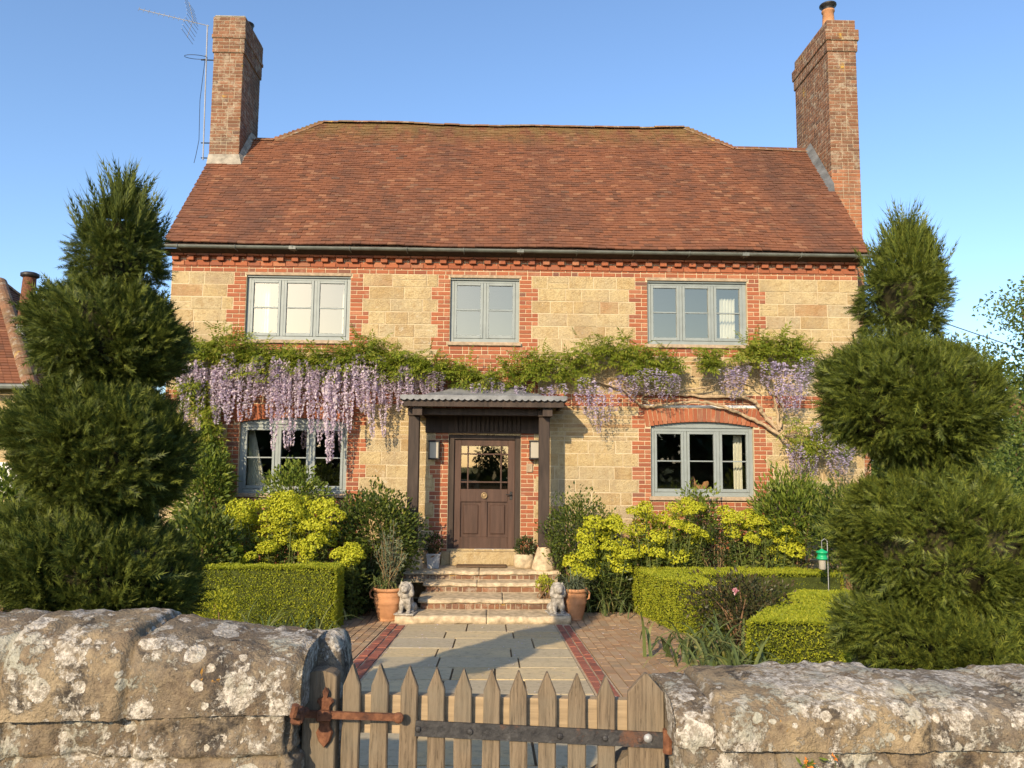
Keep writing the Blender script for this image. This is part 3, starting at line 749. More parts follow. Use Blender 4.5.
# chimneys ------------------------------------------------------------------
def brick_box(g, core_, x0, x1, y0, y1, z0, z1, faces='FLRB'):
    core_.box(x0+.004, x1-.004, y0+.004, y1-.004, z0, z1); n = int(round((z1-z0)/CH))
    for k in range(n):
        a, b = z0+k*CH, z0+(k+1)*CH
        if 'F' in faces: lay(g, x0, x1, a, b, k % 2, 0, lambda u, o, z: (u, y0+o, z))
        if 'L' in faces: lay(g, y0, y1, a, b, (k+1) % 2, 0, lambda u, o, z: (x0+o, y1+y0-u, z))
        if 'R' in faces: lay(g, y0, y1, a, b, (k+1) % 2, 0, lambda u, o, z: (x1-o, u, z))
        if 'B' in faces: lay(g, x0, x1, a, b, k % 2, 0, lambda u, o, z: (x1+x0-u, y1-o, z))
def chimney(x0, x1, y0, y1, zb, zt, corb, red_to=None, top_plain=0):
    g = MB(); c = MB(); g2 = MB()
    z = zt; segs = []
    for h, ex in corb: segs.append((z-h*CH, z, ex)); z -= h*CH
    for za, zb_, ex in segs: brick_box(g, c, x0-ex, x1+ex, y0-ex, y1+ex, za, zb_)
    n = int((z-(red_to or zb))/CH); zm = z-n*CH
    brick_box(g, c, x0, x1, y0, y1, zm, z)
    n2 = int((zm-zb)/CH)
    if n2 > 0: brick_box(g2, c, x0, x1, y0, y1, zm-n2*CH, zm)
    ch_ = c.build('chimney', M['chim_mortar'], house); g.build('brick_facing', M['old_brick'], ch_)
    if n2 > 0: g2.build('red_brick_facing', M['old_brick_red'], ch_)
    return ch_
cl0, cl1 = P(210, 120, 1.62), P(238, 120, 1.62)
zt = P(235, 18, 1.62).z
LCX0, LCX1 = P(209, 150, 1.62).x, P(239, 150, 1.62).x
chL = chimney(LCX0, LCX1, 1.62, 2.75, 7.2, zt, [(5,.03),(1,.045),(4,.025)])
RX0, RX1 = P(830, 120, 1.25).x, P(858.5, 120, 1.25).x
ztR = P(842, 20, 1.25).z
chR = chimney(RX0, RX1, 1.25, 2.95, 0, ztR, [(3,.0),(3,.05),(3,.025)], red_to=P(850,170,1.25).z)
fl_ = MB()   # sloping skirt of the left stack
x0, x1 = LCX0, LCX1; y0 = 1.62
zz = zr(y0)+.04
fl_.add([(x0-.02,y0-.06,zr(y0-.06)+.035),(x1+.08,y0-.06,zr(y0-.06)+.035),(x1+.005,y0-.008,zr(y0)+.2),(x0-.005,y0-.008,zr(y0)+.2),
         (x1+.13,2.3,zr(2.3)+.03),(x1+.005,2.3,zr(2.3)+.16)], [(0,1,2,3),(1,4,5,2)])
fl_.build('mortar_skirt', M['mortar_flash'], chL)
fr_ = MB()
fr_.add([(RX0-.13,1.12,zr(1.12)+.045),(RX0-.008,1.12,zr(1.12)+.04),(RX0-.008,1.15,zr(1.15)+.2),(RX0-.13,2.2,zr(2.2)+.05),(RX0-.008,2.2,zr(2.2)+.22)], [(0,1,2),(0,2,4,3)])
fr_.build('lead_flashing', M['lead_dark'], chR)
pt = MB(); pc = (RX0+.17, 1.55, ztR)
pt.lathe([(.13,-.1),(.135,.0),(.12,.1),(.11,.32),(.13,.34),(.13,.37),(.1,.37),(.1,.2)], pc, 16); pt.build('chimney_pot', M['terracotta'], chR, True)
pk = MB(); pk.lathe([(.10,.36),(.115,.40),(.115,.44),(.17,.47),(.17,.5),(0,.56)], pc, 16); pk.build('cowl', M['iron'], chR, True)
pl_ = MB(); pl_.lathe([(.13,-.05),(.13,.06),(.15,.08),(.15,.1),(.0,.11)], (LCX1-.1, 2.05, zt+.02), 16); pl_.build('chimney_pot', M['iron'], chL, True)
cp = MB(); cp.bbox(LCX0-.015, LCX1+.015, 1.6, 2.77, zt, zt+.05, .02); cp.build('mortar_cap', M['mortar_flash'], chL)
cr = MB(); cr.bbox(RX0+.03, RX1-.03, 1.3, 2.9, ztR-.05, ztR+.03, .02); cr.build('mortar_cap', M['mortar_flash'], chR)

# aerial -------------------------------------------------------------------
A0, A1 = P(203, 160, 1.7), P(207.5, 25, 1.7)
aer = thing('television_aerial', 'tall silver television aerial mast clamped beside the left chimney', 'aerial', A0)
a = MB(); a.tube([A0, A1], .013, 8); a.build('mast', M['steel'], aer)
a = MB(); B0, B1 = P(139, 9, 1.7), P(209, 26, 1.7); a.tube([B0, B1], .008, 6)
for i in range(12):
    q = B0.lerp(B1, i/14); l = .16; a.tube([q+Vector((.03,-l*.6,-.05-l*.3)), q+Vector((-.03,l*.6,.05+l*.3))], .005, 4)
q = P(193, 20, 1.7)
for s1 in (-1, 1):
    for t in np.linspace(.1, 1, 5): a.tube([q+Vector((-.1*t, -.3, s1*.36*t)), q+Vector((-.1*t, .3, s1*.36*t))], .005, 4)
    a.tube([q, q+Vector((-.1, 0, s1*.38))], .006, 4)
a.build('antenna_array', M['steel'], aer)
a = MB(); q = P(196, 57, 1.7); a.tube([q+Vector((math.cos(t)*.22, math.sin(t)*.2, math.sin(t)*.06)) for t in np.linspace(0, 2*math.pi, 25)], .006, 5); a.tube([q+Vector((.22,0,0)), P(205,55,1.7)], .008, 5); a.build('ring_antenna', M['iron'], aer)
a = MB()
for py in (60, 143, 158): u = P(205, py, 1.7); a.tube([u+Vector((-.08,0,0)), Vector((LCX0+.01, 1.7, u.z))], .012, 6)
a.build('bracket', M['iron'], aer)
cb = MB(); cb.tube([P(205,60,1.68), P(200,100,1.68), P(199,140,1.68), P(196,155,1.68), P(194,163,1.68)], .006, 5); cb.build('cable', M['iron'], aer)
wire = MB(); wire.tube([P(868, 300, .5), P(950, 325, .4), P(1003, 343, .4), P(1100, 380, -2)], .009, 5)
tag(wire.build('overhead_cable', M['iron']), 'thin dark overhead cable running off the right end of the house', 'cable')

# steps ----------------------------------------------------------------------
steps = thing('front_steps', 'worn sandstone and brick steps climbing to the front door', 'steps', (-.2, -1.2, 0))
def slab(x0, x1, y0, y1, z0, z1, nx=40, seed=0, amp=.012):
    g = MB(); ny, nzz = 10, 3; pr_ = [(y1, z1-.0)]
    prof = [(y1, z1)]+[(y1+(y0+.03-y1)*k/6, z1) for k in range(1, 7)]+[(y0+.008, z1-.008),(y0, z1-.03),(y0, (z0+z1)/2),(y0+.004, z0+.01),(y0+.02, z0)]
    v = []
    for i in range(nx+1):
        x = x0+(x1-x0)*i/nx
        for (yy_, zz_) in prof: v.append((x, yy_, zz_))
    v = np.array(v); nn = fbm(v*5+seed, 4)[:, None]; n2 = fbm(v*6+seed+40, 4)[:, None]
    front = (v[:, 1] < y0+.05)[:, None]
    v = v+np.where(front, np.concatenate([np.zeros_like(nn), nn*amp*1.4, n2*amp*.9], 1), np.concatenate([0*nn, 0*nn, n2*amp*.35], 1))
    m_ = len(prof); f = [(i*m_+j, i*m_+j+1, (i+1)*m_+j+1, (i+1)*m_+j) for i in range(nx) for j in range(m_-1)]+[tuple(range(m_-1, -1, -1)), tuple(range(nx*m_, nx*m_+m_))]
    return g.add(v, f)
sp = MB()
T = [(-1.40, 1.13, -2.19, -1.5, .0, .115), (-1.12, .93, -1.70, -1.0, .205, .265), (-1.10, .92, -1.10, -.6, .355, .415), (-1.55, 1.10, -.80, .0, .495, .555)]
tr_ = []
for i, (x0, x1, y0, y1, z0, z1) in enumerate(T):
    g = MB(); cut = x0+(x1-x0)*(.52, .62, .42, .5)[i]
    g = slab(x0, cut-.004, y0, y1, z0, z1, 40, i*9, .011); g2 = slab(cut+.004, x1, y0, y1, z0, z1, 40, i*9+5, .011); g.v += g2.v; g.f += [q+g.n for q in g2.f]; g.att += g2.att; g.n += g2.n
    g.build('tread', M['pale_stone'], steps, True)
for (x0, x1, y0, z0, z1) in ((-1.08,.9,-1.66,.115,.203),(-1.06,.88,-1.06,.267,.353),(-1.5,1.05,-.755,.417,.493)):
    rb = MB(); rc = MB(); rc.box(x0, x1, y0, y0+.4, z0-.05, z1)
    x = x0
    while x < x1-.03:
        e = min(x+random.choice([.07,.1,.21]), x1); block(rb, x+.005, e-.005, z0+.006, z1-.004, -random.uniform(.0, .01), lambda u, o, z: (u, y0+o, z), .006, .006); x = e
    rc.build('riser_core', M['chim_mortar'], steps); rb.build('brick_riser', M['old_brick'], steps)
ss = MB(); ss.bbox(-.74, .42, -.16, .03, .555, .79, .012); ss.bbox(-.90, -.745, -.12, .03, .555, .78, .012); ss.build('sill_step', M['stone'], steps)
mt = MB(); mt.bbox(-.62, .22, -.42, -.17, .562, .587, .006); tag(mt.build('doormat', M['rubber']), 'thin brown doormat lying before the front door', 'doormat')

# ------------------------------------------------------------------ things at the door
def wall_lamp(loc):
    t = thing('wall_lamp', 'x', 'lamp', loc, 'lanterns beside the door')
    g = MB(); g.bbox(-.06, .06, -.014, 0, -.12, .14, .004); g.bbox(-.10, .10, -.15, -.012, .135, .165, .006); g.bbox(-.10, .10, -.15, -.012, -.165, -.14, .006)
    for x in (-.092, .078):
        for y in (-.148, -.03): g.box(x, x+.014, y, y+.014, -.141, .136)
    g.build('lamp_frame', M['iron'], t, local=True)
    q = MB(); q.bbox(-.076, .076, -.134, -.03, -.138, .134, .004); q.build('lamp_glass', M['lamp_glass'], t, local=True); return t
m = Mat('frosted lamp glass', .35, .5); m.color((.36,.33,.27)); M['lamp_glass'] = m.m
l1 = P(434.5, 450, -.02); l2 = P(534.5, 450, -.02)
la = wall_lamp(l1); la['label'] = 'square frosted wall lantern on the brick left of the front door'
lb = copy_tree(la); lb.location = l2; lb['label'] = 'square frosted wall lantern on the brick right of the front door'
q = P(529.5, 468, -.02); g = MB(); g.bbox(q.x-.055, q.x+.055, -.03, -.008, q.z-.075, q.z+.075, .008); g.bbox(q.x-.018, q.x+.018, -.038, -.03, q.z-.02, q.z+.02, .005)
tag(g.build('doorbell_plate', M['sill']), 'small pale doorbell plate below the right wall lantern', 'doorbell')
# yellow stone insets in the brick beside the door are laid as their own blocks
for (px, py) in ((428.5,481),(428.5,509),(540,483),(540,507)):
    gi = MB(); u = P(px, py, -.014); block(gi, u.x-.07, u.x+.07, u.z-.11, u.z+.11, -.02, ch=.01); gi.build('stone_inset', M['stone'], house)

def lumps(parts, vox, m, name, parent, local=True):
    g = MB()
    for c, r in parts: g.ball(c, r, 14, 10)
    o = bpy.data.objects.new(name, g.mesh(name, m)); COL.objects.link(o)
    md = o.modifiers.new('r', 'REMESH'); md.mode = 'VOXEL'; md.voxel_size = vox
    sm = o.modifiers.new('s', 'SMOOTH'); sm.iterations = 2
    dg = bpy.context.evaluated_depsgraph_get(); me = bpy.data.meshes.new_from_object(o.evaluated_get(dg)); me.name = name
    o.modifiers.clear(); old = o.data; o.data = me; bpy.data.meshes.remove(old)
    me.polygons.foreach_set('use_smooth', np.ones(len(me.polygons), bool))
    if not me.materials: me.materials.append(m)
    if parent: attach(o, parent, local)
    return o
def lion(loc, rz, label):
    t = thing('lion_statue', label, 'statue', loc, 'stone lions on the bottom step', rz)
    body = [((0,.05,.16),(.075,.11,.12)),((0,-.02,.22),(.075,.075,.12)),((-.065,.09,.08),(.05,.09,.07)),((.065,.09,.08),(.05,.09,.07)),
            ((-.045,-.06,.12),(.03,.032,.12)),((.045,-.06,.12),(.03,.032,.12)),((-.047,-.085,.035),(.032,.045,.022)),((.047,-.085,.035),(.032,.045,.022)),
            ((-.07,.0,.035),(.03,.06,.022)),((.07,.0,.035),(.03,.06,.022)),((0,-.045,.37),(.07,.075,.08)),((0,-.115,.35),(.04,.05,.035)),((0,-.10,.385),(.05,.04,.03)),
            ((0,-.105,.325),(.03,.035,.02)),((-.05,-.03,.44),(.02,.015,.025)),((.05,-.03,.44),(.02,.015,.025)),((.06,.16,.06),(.05,.03,.03))]
    lumps(body, .009, M['grey_stone'], 'lion', t)
    mane = [((0,-.02,.36),(.095,.06,.105)),((-.055,-.03,.30),(.05,.05,.07)),((.055,-.03,.30),(.05,.05,.07)),((0,-.06,.27),(.06,.05,.06))]
    lumps(mane, .011, M['grey_stone'], 'mane', t)
    b = MB(); b.bbox(-.12, .12, -.14, .2, 0, .025, .008); b.build('plinth', M['grey_stone'], t, local=True); t.scale = (1.22, 1.1, 1.0)
    return t
u = P(406, 611, -2.0); lion((u.x, -2.0, .115), rad(-8), 'seated carved stone lion on the left end of the bottom step')
u = P(557.5, 609, -2.0); lion((u.x, -2.0, .115), rad(8), 'seated carved stone lion on the right end of the bottom step')

def terracotta_pot(loc, label, r=.2, h=.47):
    t = thing('terracotta_pot', label, 'pot', loc, 'terracotta pots beside the steps')
    g = MB(); pr_ = [(0,0),(r*.62,0),(r*.66,.03)]
    for k in range(8): z = .03+(h-.1)*k/7; pr_.append((r*(.66+.3*math.sin(k/7*1.9)), z)); pr_.append((r*(.675+.3*math.sin(k/7*1.9))+(.012 if k in (4, 6) else .002), z+.02))
    pr_ += [(r*1.02,h-.05),(r*1.08,h-.04),(r*1.1,h-.01),(r*1.05,h),(r*.95,h),(r*.93,h-.06)]
    g.lathe(pr_, n=28); g.build('pot_body', M['terracotta'], t, True, True)
    for s1 in (-1, 1):
        e = MB(); e.tube([(s1*r*.95,0,h-.17),(s1*r*1.22,0,h-.15),(s1*r*1.27,0,h-.08),(s1*r*1.08,0,h-.03)], .014, 8); e.build('handle', M['terracotta'], t, True, True)
    s = MB(); s.lathe([(r*.94,h-.05),(0,h-.04)], n=20); s.build('compost', M['soil'], t, local=True); return t
uL = P(388, 616, -1.9); uR = P(575, 614, -1.85)
terracotta_pot((uL.x, -1.9, 0), 'terracotta pot full of tall dry stems, left of the steps', .215, .48)
terracotta_pot((uR.x, -1.85, 0), 'terracotta pot of grey green tufts, right of the steps', .17, .47)

# plants ---------------------------------------------------------------------
LV, LF = t_leaf(); LV2, LF2 = t_leaf(.28, .06)
def stems(name, base, tips, r, m, parent, local=False, bend=.15):
    g = MB(); base = np.asarray(base, float)
    for t in tips:
        t = np.asarray(t, float); b0 = base+np.array([*RNG.normal(size=2)*.04, 0]); k = np.linspace(0, 1, 5)[:, None]
        mid = np.array([*RNG.normal(size=2)*bend*.3, 0]); pts = b0+(t-b0)*k+mid*np.sin(k*math.pi)
        g.tube(pts, np.linspace(r, r*.4, 5), 5, False)
    return g.build(name, m, parent, local=local)
def shell_pts(c, r, n, lo=.55, amp=.22, fr=1.6, flat=False, seed=0):
    d = rdir(n)
    if flat: d[:, 2] = np.abs(d[:, 2])*.99-.15; d = unit(d)
    rr = 1+amp*fbm(d*fr+seed, 3)+amp*.45*fbm(d*fr*3.1+seed+9, 2)
    t = lo+(1-lo)*RNG.random(n)**.5
    return np.asarray(c)+d*np.asarray(r)*(rr*t)[:, None], d
def shrub(name, label, c, r, n, ls, m, group=None, cat='shrub', template=None, lo=.35, ground=None, amp=.25, up=.35, wood='bark'):
    """leafy shrub: leaves through an uneven volume, real stems inside"""
    c = np.asarray(c, float); gz0 = float(gz(c[1])) if ground is None else ground
    t = thing(name, label, cat, (c[0], c[1], gz0), group); sd = RNG.random()*50
    p, d = shell_pts(c, r, n, lo, amp*1.25, 2.2, seed=sd); k = p[:, 2] > gz0+.02; p, d = p[k], d[k]
    dr = unit(d*.8+np.array([0,0,up])+rdir(len(p))*.75); g = MB(); tv, tf = template or (LV, LF)
    g.inst(tv, tf, frames(dr, s=ls*RNG.uniform(.6, 1.25, len(p))), p); g.build('foliage', m, t)
    tips, _ = shell_pts(c, np.asarray(r)*.75, 16, .5, .2, seed=sd); tips = tips[tips[:, 2] > gz0+.1]
    stems('branches', (c[0], c[1], gz0-.03), tips, .014, M[wood], t)
    return t
def at(px, py, Y): q = P(px, py, Y); return np.array(q)
def euphorbia(label, pts, Y0, rh, grp, leafm='euph_leaf', group='euphorbias in the front beds'):
    """mound of domed yellow green flower heads on leafy stems; pts are (x, z, y) of the heads"""
    pts = np.array(pts); c = pts.mean(0); z0 = float(gz(c[1])); t = thing('euphorbia', label, 'shrub', (c[0], c[1], z0), group)
    protos = []
    for s_ in range(3):
        n = 380; d = rdir(n); d[:, 2] = np.abs(d[:, 2])*1.1-.35; d = unit(d); rr = 1+.22*fbm(d*2.2+s_*7, 2)
        p = d*rr[:, None]*np.array([1,1,.8])*rh*(.8+.2*RNG.random((n, 1))); g = MB()
        nrm = unit(d+rdir(n)*.5); up = rdir(n)
        g.inst(np.array([(0,0,0),(.5,.35,.15),(.6,.9,.1),(0,1.2,.2),(-.6,.9,.1),(-.5,.35,.15)])-np.array([0,.6,0]), [(0,1,2,3),(0,3,4,5)], frames_flat(up, nrm, rh*.14*RNG.uniform(.7, 1.3, n)), p)
        protos.append(g.mesh('flower_head', M['euph']))
    for i, p in enumerate(pts):
        o = bpy.data.objects.new('flower_head', protos[i % 3]); COL.objects.link(o); attach(o, t)
        o.location = p; s_ = random.uniform(.95, 1.35); o.scale = (s_, s_, s_*random.uniform(.85, 1.1)); o.rotation_euler = (random.uniform(-.3, .3), random.uniform(-.3, .3), random.uniform(0, 6))
    g = MB(); st = MB()
    for p in pts:
        b0 = np.array([c[0]+(p[0]-c[0])*.55, c[1]+(p[1]-c[1])*.5+.05, z0]); k = np.linspace(0, 1, 6)[:, None]; q = b0+(p-b0)*k; q[:, 2] -= .03
        st.tube(q, .008, 5, False); n = 46; tt = RNG.random(n)**.6*.95; lp = b0+(p-b0)*tt[:, None]; a = RNG.random(n)*6.28
        d = np.stack([np.cos(a), np.sin(a), RNG.uniform(-.3, .5, n)], 1); g.inst(LV2, LF2, frames(unit(d), s=RNG.uniform(.06, .11, n)), lp)
    ext = np.ptp(pts, axis=0)/2+np.array([.12,.08,.05]); hz_ = max(.2, (c[2]-z0)*.62); pp, dd = shell_pts((c[0], c[1]+.12, z0+hz_*.75), (ext[0], max(.25, ext[1]*.8), hz_), int(1500*ext[0]/.5), .3, .2)
    kk = pp[:, 2] > z0+.03; pp, dd = pp[kk], dd[kk]; g.inst(LV2, LF2, frames(unit(dd*.5+np.array([0,0,.4])+rdir(len(pp))*.7), s=RNG.uniform(.08, .14, len(pp))), pp)
    g.build('foliage', M[leafm], t); st.build('stems', M['stem'], t); return t
def hedge(label, plan, z0f, ht, n_m2, ls=.026, m='box', group='clipped box hedges', top_slope=None):
    """clipped box hedge on a plan polygon; small leaves over the whole surface"""
    plan = np.array(plan, float); c = plan.mean(0); zb = float(gz(c[1]))
    t = thing('box_hedge', label, 'hedge', (c[0], c[1], zb), group)
    area = .5*abs(np.dot(plan[:, 0], np.roll(plan[:, 1], -1))-np.dot(plan[:, 1], np.roll(plan[:, 0], -1)))
    ccw = np.dot(plan[:, 0], np.roll(plan[:, 1], -1))-np.dot(plan[:, 1], np.roll(plan[:, 0], -1)) > 0
    if not ccw: plan = plan[::-1]
    ps = []; ns = []; k = len(plan)
    for i in range(k):
        a, b = plan[i], plan[(i+1) % k]; L = np.linalg.norm(b-a); n = int(L*ht*n_m2); u = RNG.random(n); v = RNG.random(n)
        p = a+(b-a)*u[:, None]; nn = np.array([(b-a)[1], -(b-a)[0], 0])/L
        ps.append(np.concatenate([p, (gz(p[:, 1])+v*ht)[:, None]], 1)); ns.append(np.repeat(nn[None], n, 0))
    mn, mx = plan.min(0), plan.max(0); n = int(np.prod(mx-mn)*n_m2*1.25); p = mn+(mx-mn)*RNG.random((n, 2)); ins = np.zeros(n, bool)
    for i in range(k):
        a, b = plan[i], plan[(i+1) % k]; cnd = ((a[1] > p[:, 1]) != (b[1] > p[:, 1])) & (p[:, 0] < (b[0]-a[0])*(p[:, 1]-a[1])/(b[1]-a[1]+1e-9)+a[0]); ins ^= cnd
    p = p[ins]; ps.append(np.concatenate([p, (gz(p[:, 1])+ht)[:, None]], 1)); ns.append(np.repeat(np.array([[0,0,1.]]), len(p), 0))
    p = np.concatenate(ps); nr = np.concatenate(ns)
    # soften the arrises: pull points near an edge inwards
    cc = np.array([c[0], c[1], 0]); bump = .022*fbm(p*3.2, 3)+.012*fbm(p*11, 2)
    ztop = gz(p[:, 1])+ht
    edge = np.exp(-np.maximum(ztop-p[:, 2], 0)/.03)*(nr[:, 2] < .5)
    p = p+nr*(bump-.03*edge-.03*RNG.random(len(p))**2)[:, None]
    d = unit(nr*.55+rdir(len(p))*.8+np.array([0,0,.25])); g = MB(); g.inst(LV, LF, frames(d, s=ls*RNG.uniform(.6, 1.4, len(p))), p); g.build('foliage', M[m], t)
    q = MB(); cin = plan.mean(0); inn = plan+(cin-plan)/np.linalg.norm(cin-plan, axis=1)[:, None]*.07
    v = [(x, y, float(gz(y))-.02) for x, y in inn]+[(x, y, float(gz(y))+ht-.05) for x, y in inn]
    q.add(v, [tuple(range(k-1, -1, -1)), tuple(range(k, 2*k))]+[(i, (i+1) % k, k+(i+1) % k, k+i) for i in range(k)]); q.build('inner_twigs', M['box_core'], t)
    return t
def straps(name, label, c, n, ln, m, cat='plant', group=None, wd=.018, spread=.5):
    """clump of arching strap leaves"""
    c = np.asarray(c, float); t = thing(name, label, cat, tuple(c), group); g = MB()
    for i in range(n):
        a = RNG.random()*6.28; L = ln*RNG.uniform(.5, 1.15); o = c+np.array([*RNG.normal(size=2)*spread*.25, 0]); lean = RNG.uniform(.1, 1.1); h = np.array([math.cos(a), math.sin(a), 0]); sd = np.array([-h[1], h[0], 0])
        v = []; k = 7; droop = RNG.uniform(.2, 1.3)
        for j in range(k):
            u = j/(k-1); th = lean*.5+droop*u*u*1.2; x = L*u
            q = o+h*x*math.sin(th)+np.array([0, 0, x*math.cos(th)]); w_ = wd*(1-u**2.2)+.001; v += [q-sd*w_, q+np.array([0,0,-w_*.4]), q+sd*w_]
        v = np.array(v); v[:, 2] = np.maximum(v[:, 2], c[2]+.008)
        g.add(v, [(j*3+s_, j*3+s_+1, j*3+s_+4, j*3+s_+3) for j in range(k-1) for s_ in (0, 1)])
    g.build('leaves', m, t); return t

# topiary ----------------------------------------------------------------------
SP = [t_sprig(7, 42, .30, .06, seed=s) for s in range(4)]
def tier(name, c, r, n, m, parent, shape='dome', L=.14, tip=0, tilt=0):
    """one clipped mass of conifer sprays round a twiggy core"""
    c, r = np.asarray(c, float), np.asarray(r, float); sd = RNG.random()*60
    K = 520 if shape == 'dome' else 330; dc = rdir(K); kc = RNG.integers(0, K, n); oc = RNG.uniform(-.08, .045, K)[kc]; jit = RNG.normal(size=(n, 3))*.07; d = unit(dc[kc]+jit)
    rr = 1+.075*fbm(d*2.1+sd, 3)+.03*fbm(d*7+sd, 3)+oc-2.2*(jit**2).sum(1)
    if shape == 'cone':
        hz = d[:, 2]*.5+.5; prof = np.where(hz > .3, (1-(hz-.3)/.7)**.62*.96+.04, .72+hz*.93)      # narrow above, widest low down
        h = np.sqrt(np.maximum(1-d[:, 2]**2, 1e-4)); e = np.stack([d[:, 0]/h*prof, d[:, 1]/h*prof, d[:, 2]], 1)
        p = c+e*r*rr[:, None]
        p = c+(p-c)*(1-.20*RNG.random(n)**1.6)[:, None]*np.array([1,1,1])
    else:
        e = d.copy(); hr = np.sqrt(np.maximum(1-d[:, 2]**2, 1e-6))[:, None]; e[:, :2] = e[:, :2]/hr*hr**.9
        p = c+e*r*(rr*(1-.20*RNG.random(n)**1.6))[:, None]
    ct, sn_ = math.cos(tilt), math.sin(tilt); q_ = p-c; p = c+np.stack([q_[:, 0]*ct+q_[:, 2]*sn_, q_[:, 1], -q_[:, 0]*sn_+q_[:, 2]*ct], 1)
    dr = unit(dc[kc]*.8+rdir(K)[kc]*.45+jit*5+np.array([0,0,.42])+rdir(n)*.3); g = MB(); ln = L*RNG.uniform(.5, 1.3, n)*np.where(RNG.random(n) < .12, 1.7, 1.)*(r[0]/.6)**.5
    grp = RNG.integers(0, 4, n)
    for k in range(4):
        q = grp == k; g.inst(SP[k][0], SP[k][1], frames_flat(dr[q], unit(d[q]+rdir(q.sum())*.6), ln[q]), p[q])
    if tip:
        a = RNG.random(tip)*6.28; hh = RNG.random(tip); rad_ = (1-hh)*.8*r[0]; q = c+np.stack([np.cos(a)*rad_, np.sin(a)*rad_, r[2]*(.05+.9*hh)], 1)
        dd = unit(np.stack([np.cos(a)*.45, np.sin(a)*.45, np.ones(tip)], 1)+rdir(tip)*.2); g.inst(SP[0][0]*np.array([.42,1,.42]), SP[0][1], frames(dd, s=L*RNG.uniform(1.5, 3.6, tip)), q)
    o = g.build(name, m, parent)
    b = MB()
    if shape == 'cone': b.ball(c-np.array([0,0,r[2]*.2]), r*np.array([.62,.62,.62]), 18, 12, .1, sd)
    else: b.ball(c, r*.78, 20, 14, .08, sd)
    b.build('inner_twigs', M['yew_core'], o); return o
def topiary(label, Y, tiers, m, base, tilt=0):
    bx = at(*base, Y); z0 = float(gz(Y)); t = thing('topiary_tree', label, 'tree', (bx[0], Y, z0), 'tiered conifers by the wall'); top = None
    pts = [(bx[0], Y, z0-.05)]
    for (px, py, rx, rz, shape, n, tip, dy) in tiers:
        c = at(px, py, Y+dy); s_ = F_PX/(Y+dy-EYE.y)*1.12; tier('foliage_tier', c, (rx/s_, rx/s_*.95, rz/s_), int(n*1.85), M[m], t, shape, .074, tip, tilt*(1.0 if shape == 'dome' else .5)); pts.append(tuple(c))
    k = MB(); k.tube(np.array(pts), np.linspace(.075, .03, len(pts)), 9); k.build('trunk', M['bark'], t); return t
TYL, TYR = -9.2, -8.6
topiary('dark tiered conifer topiary behind the left garden wall', TYL, [
    (93, 566, 110, 57, 'dome', 11500, 0, .0), (103, 448, 93, 76, 'dome', 12500, 0, 0), (108, 338, 79, 61, 'dome', 9500, 0, 0), (120, 246, 50, 66, 'cone', 5000, 240, 0)], 'yew', (95, 600), rad(17))
topiary('sunlit tiered conifer topiary behind the right garden wall', TYR, [
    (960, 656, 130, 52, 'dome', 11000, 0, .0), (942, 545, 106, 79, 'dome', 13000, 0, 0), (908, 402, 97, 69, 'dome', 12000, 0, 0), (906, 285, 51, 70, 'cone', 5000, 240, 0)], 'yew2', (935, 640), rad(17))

# hedges -----------------------------------------------------------------------
hedge('square clipped box hedge left of the path below the yellow euphorbia', [(-2.1,-3.0),(-2.12,-2.25),(-4.3,-2.15),(-4.3,-2.9)], None, .84, 5200)
hedge('clipped box hedge along the brick paving right of the path', [(2.2,-1.15),(2.60,-3.5),(3.15,-3.45),(3.0,-1.9),(5.3,-1.75),(5.3,-1.15)], None, .68, 4600)
hedge('low bright box hedge behind the right garden wall', [(2.47,-5.84),(3.40,-5.9),(5.2,-2.5),(4.35,-2.3)], None, .52, 5200)

# euphorbias -------------------------------------------------------------------
def heads(spec, Y, dy=.5):
    out = []
    for px, py in spec:
        out.append(at(px, py, Y+random.uniform(-dy, dy)))
        if random.random() < .55: out.append(at(px+random.uniform(-11, 11), py+random.uniform(2, 11), Y+random.uniform(-dy, dy)-.08))
    return out
euphorbia('yellow green euphorbia mound above the left box hedge', heads([(240,515),(250,522),(262,508),(268,520),(280,500),(290,498),(300,503),(285,512),(272,530),(262,540),(298,518),(312,512),(325,508),(333,516),(310,526),(294,532),(320,528),(330,534),(283,540),(300,546),(268,549),(252,530),(276,514),(317,540),(246,507),(308,556)], -1.55, .45), 0, .135, 0)
euphorbia('small yellow euphorbia between the left hedge and the terracotta pot', heads([(343,553),(352,549),(348,561),(358,556)], -1.9, .1), 0, .12, 0)
euphorbia('sprawling euphorbia at the left end of the left hedge', heads([(215,560),(226,553),(236,548),(222,570),(240,565),(208,572),(250,558)], -2.0, .3), 0, .10, 0)
euphorbia('largest yellow green euphorbia beside the right terracotta pot', heads([(588,546),(598,540),(610,548),(622,544),(586,556),(600,558),(615,560),(626,555),(592,568),(604,572),(594,524),(614,520),(622,530),(608,530),(580,560)], -1.2, .3), 0, .14, 0)
euphorbia('euphorbia with tall yellow heads below the right ground floor window', heads([(634,512),(645,508),(652,520),(640,526),(660,528),(668,518),(674,508),(688,503),(690,512),(655,538),(665,545),(645,550),(672,535),(684,526),(695,540),(702,536),(648,562),(690,552),(638,540),(668,556)], -1.0, .4), 0, .125, 0)
euphorbia('bright yellow euphorbia behind the right box hedge', heads([(725,512),(735,518),(748,516),(742,528),(758,522),(770,524),(782,528),(765,534),(778,540),(790,536),(752,540),(786,550),(772,552),(795,552),(800,545),(730,528)], -.95, .35), 0, .12, 0)

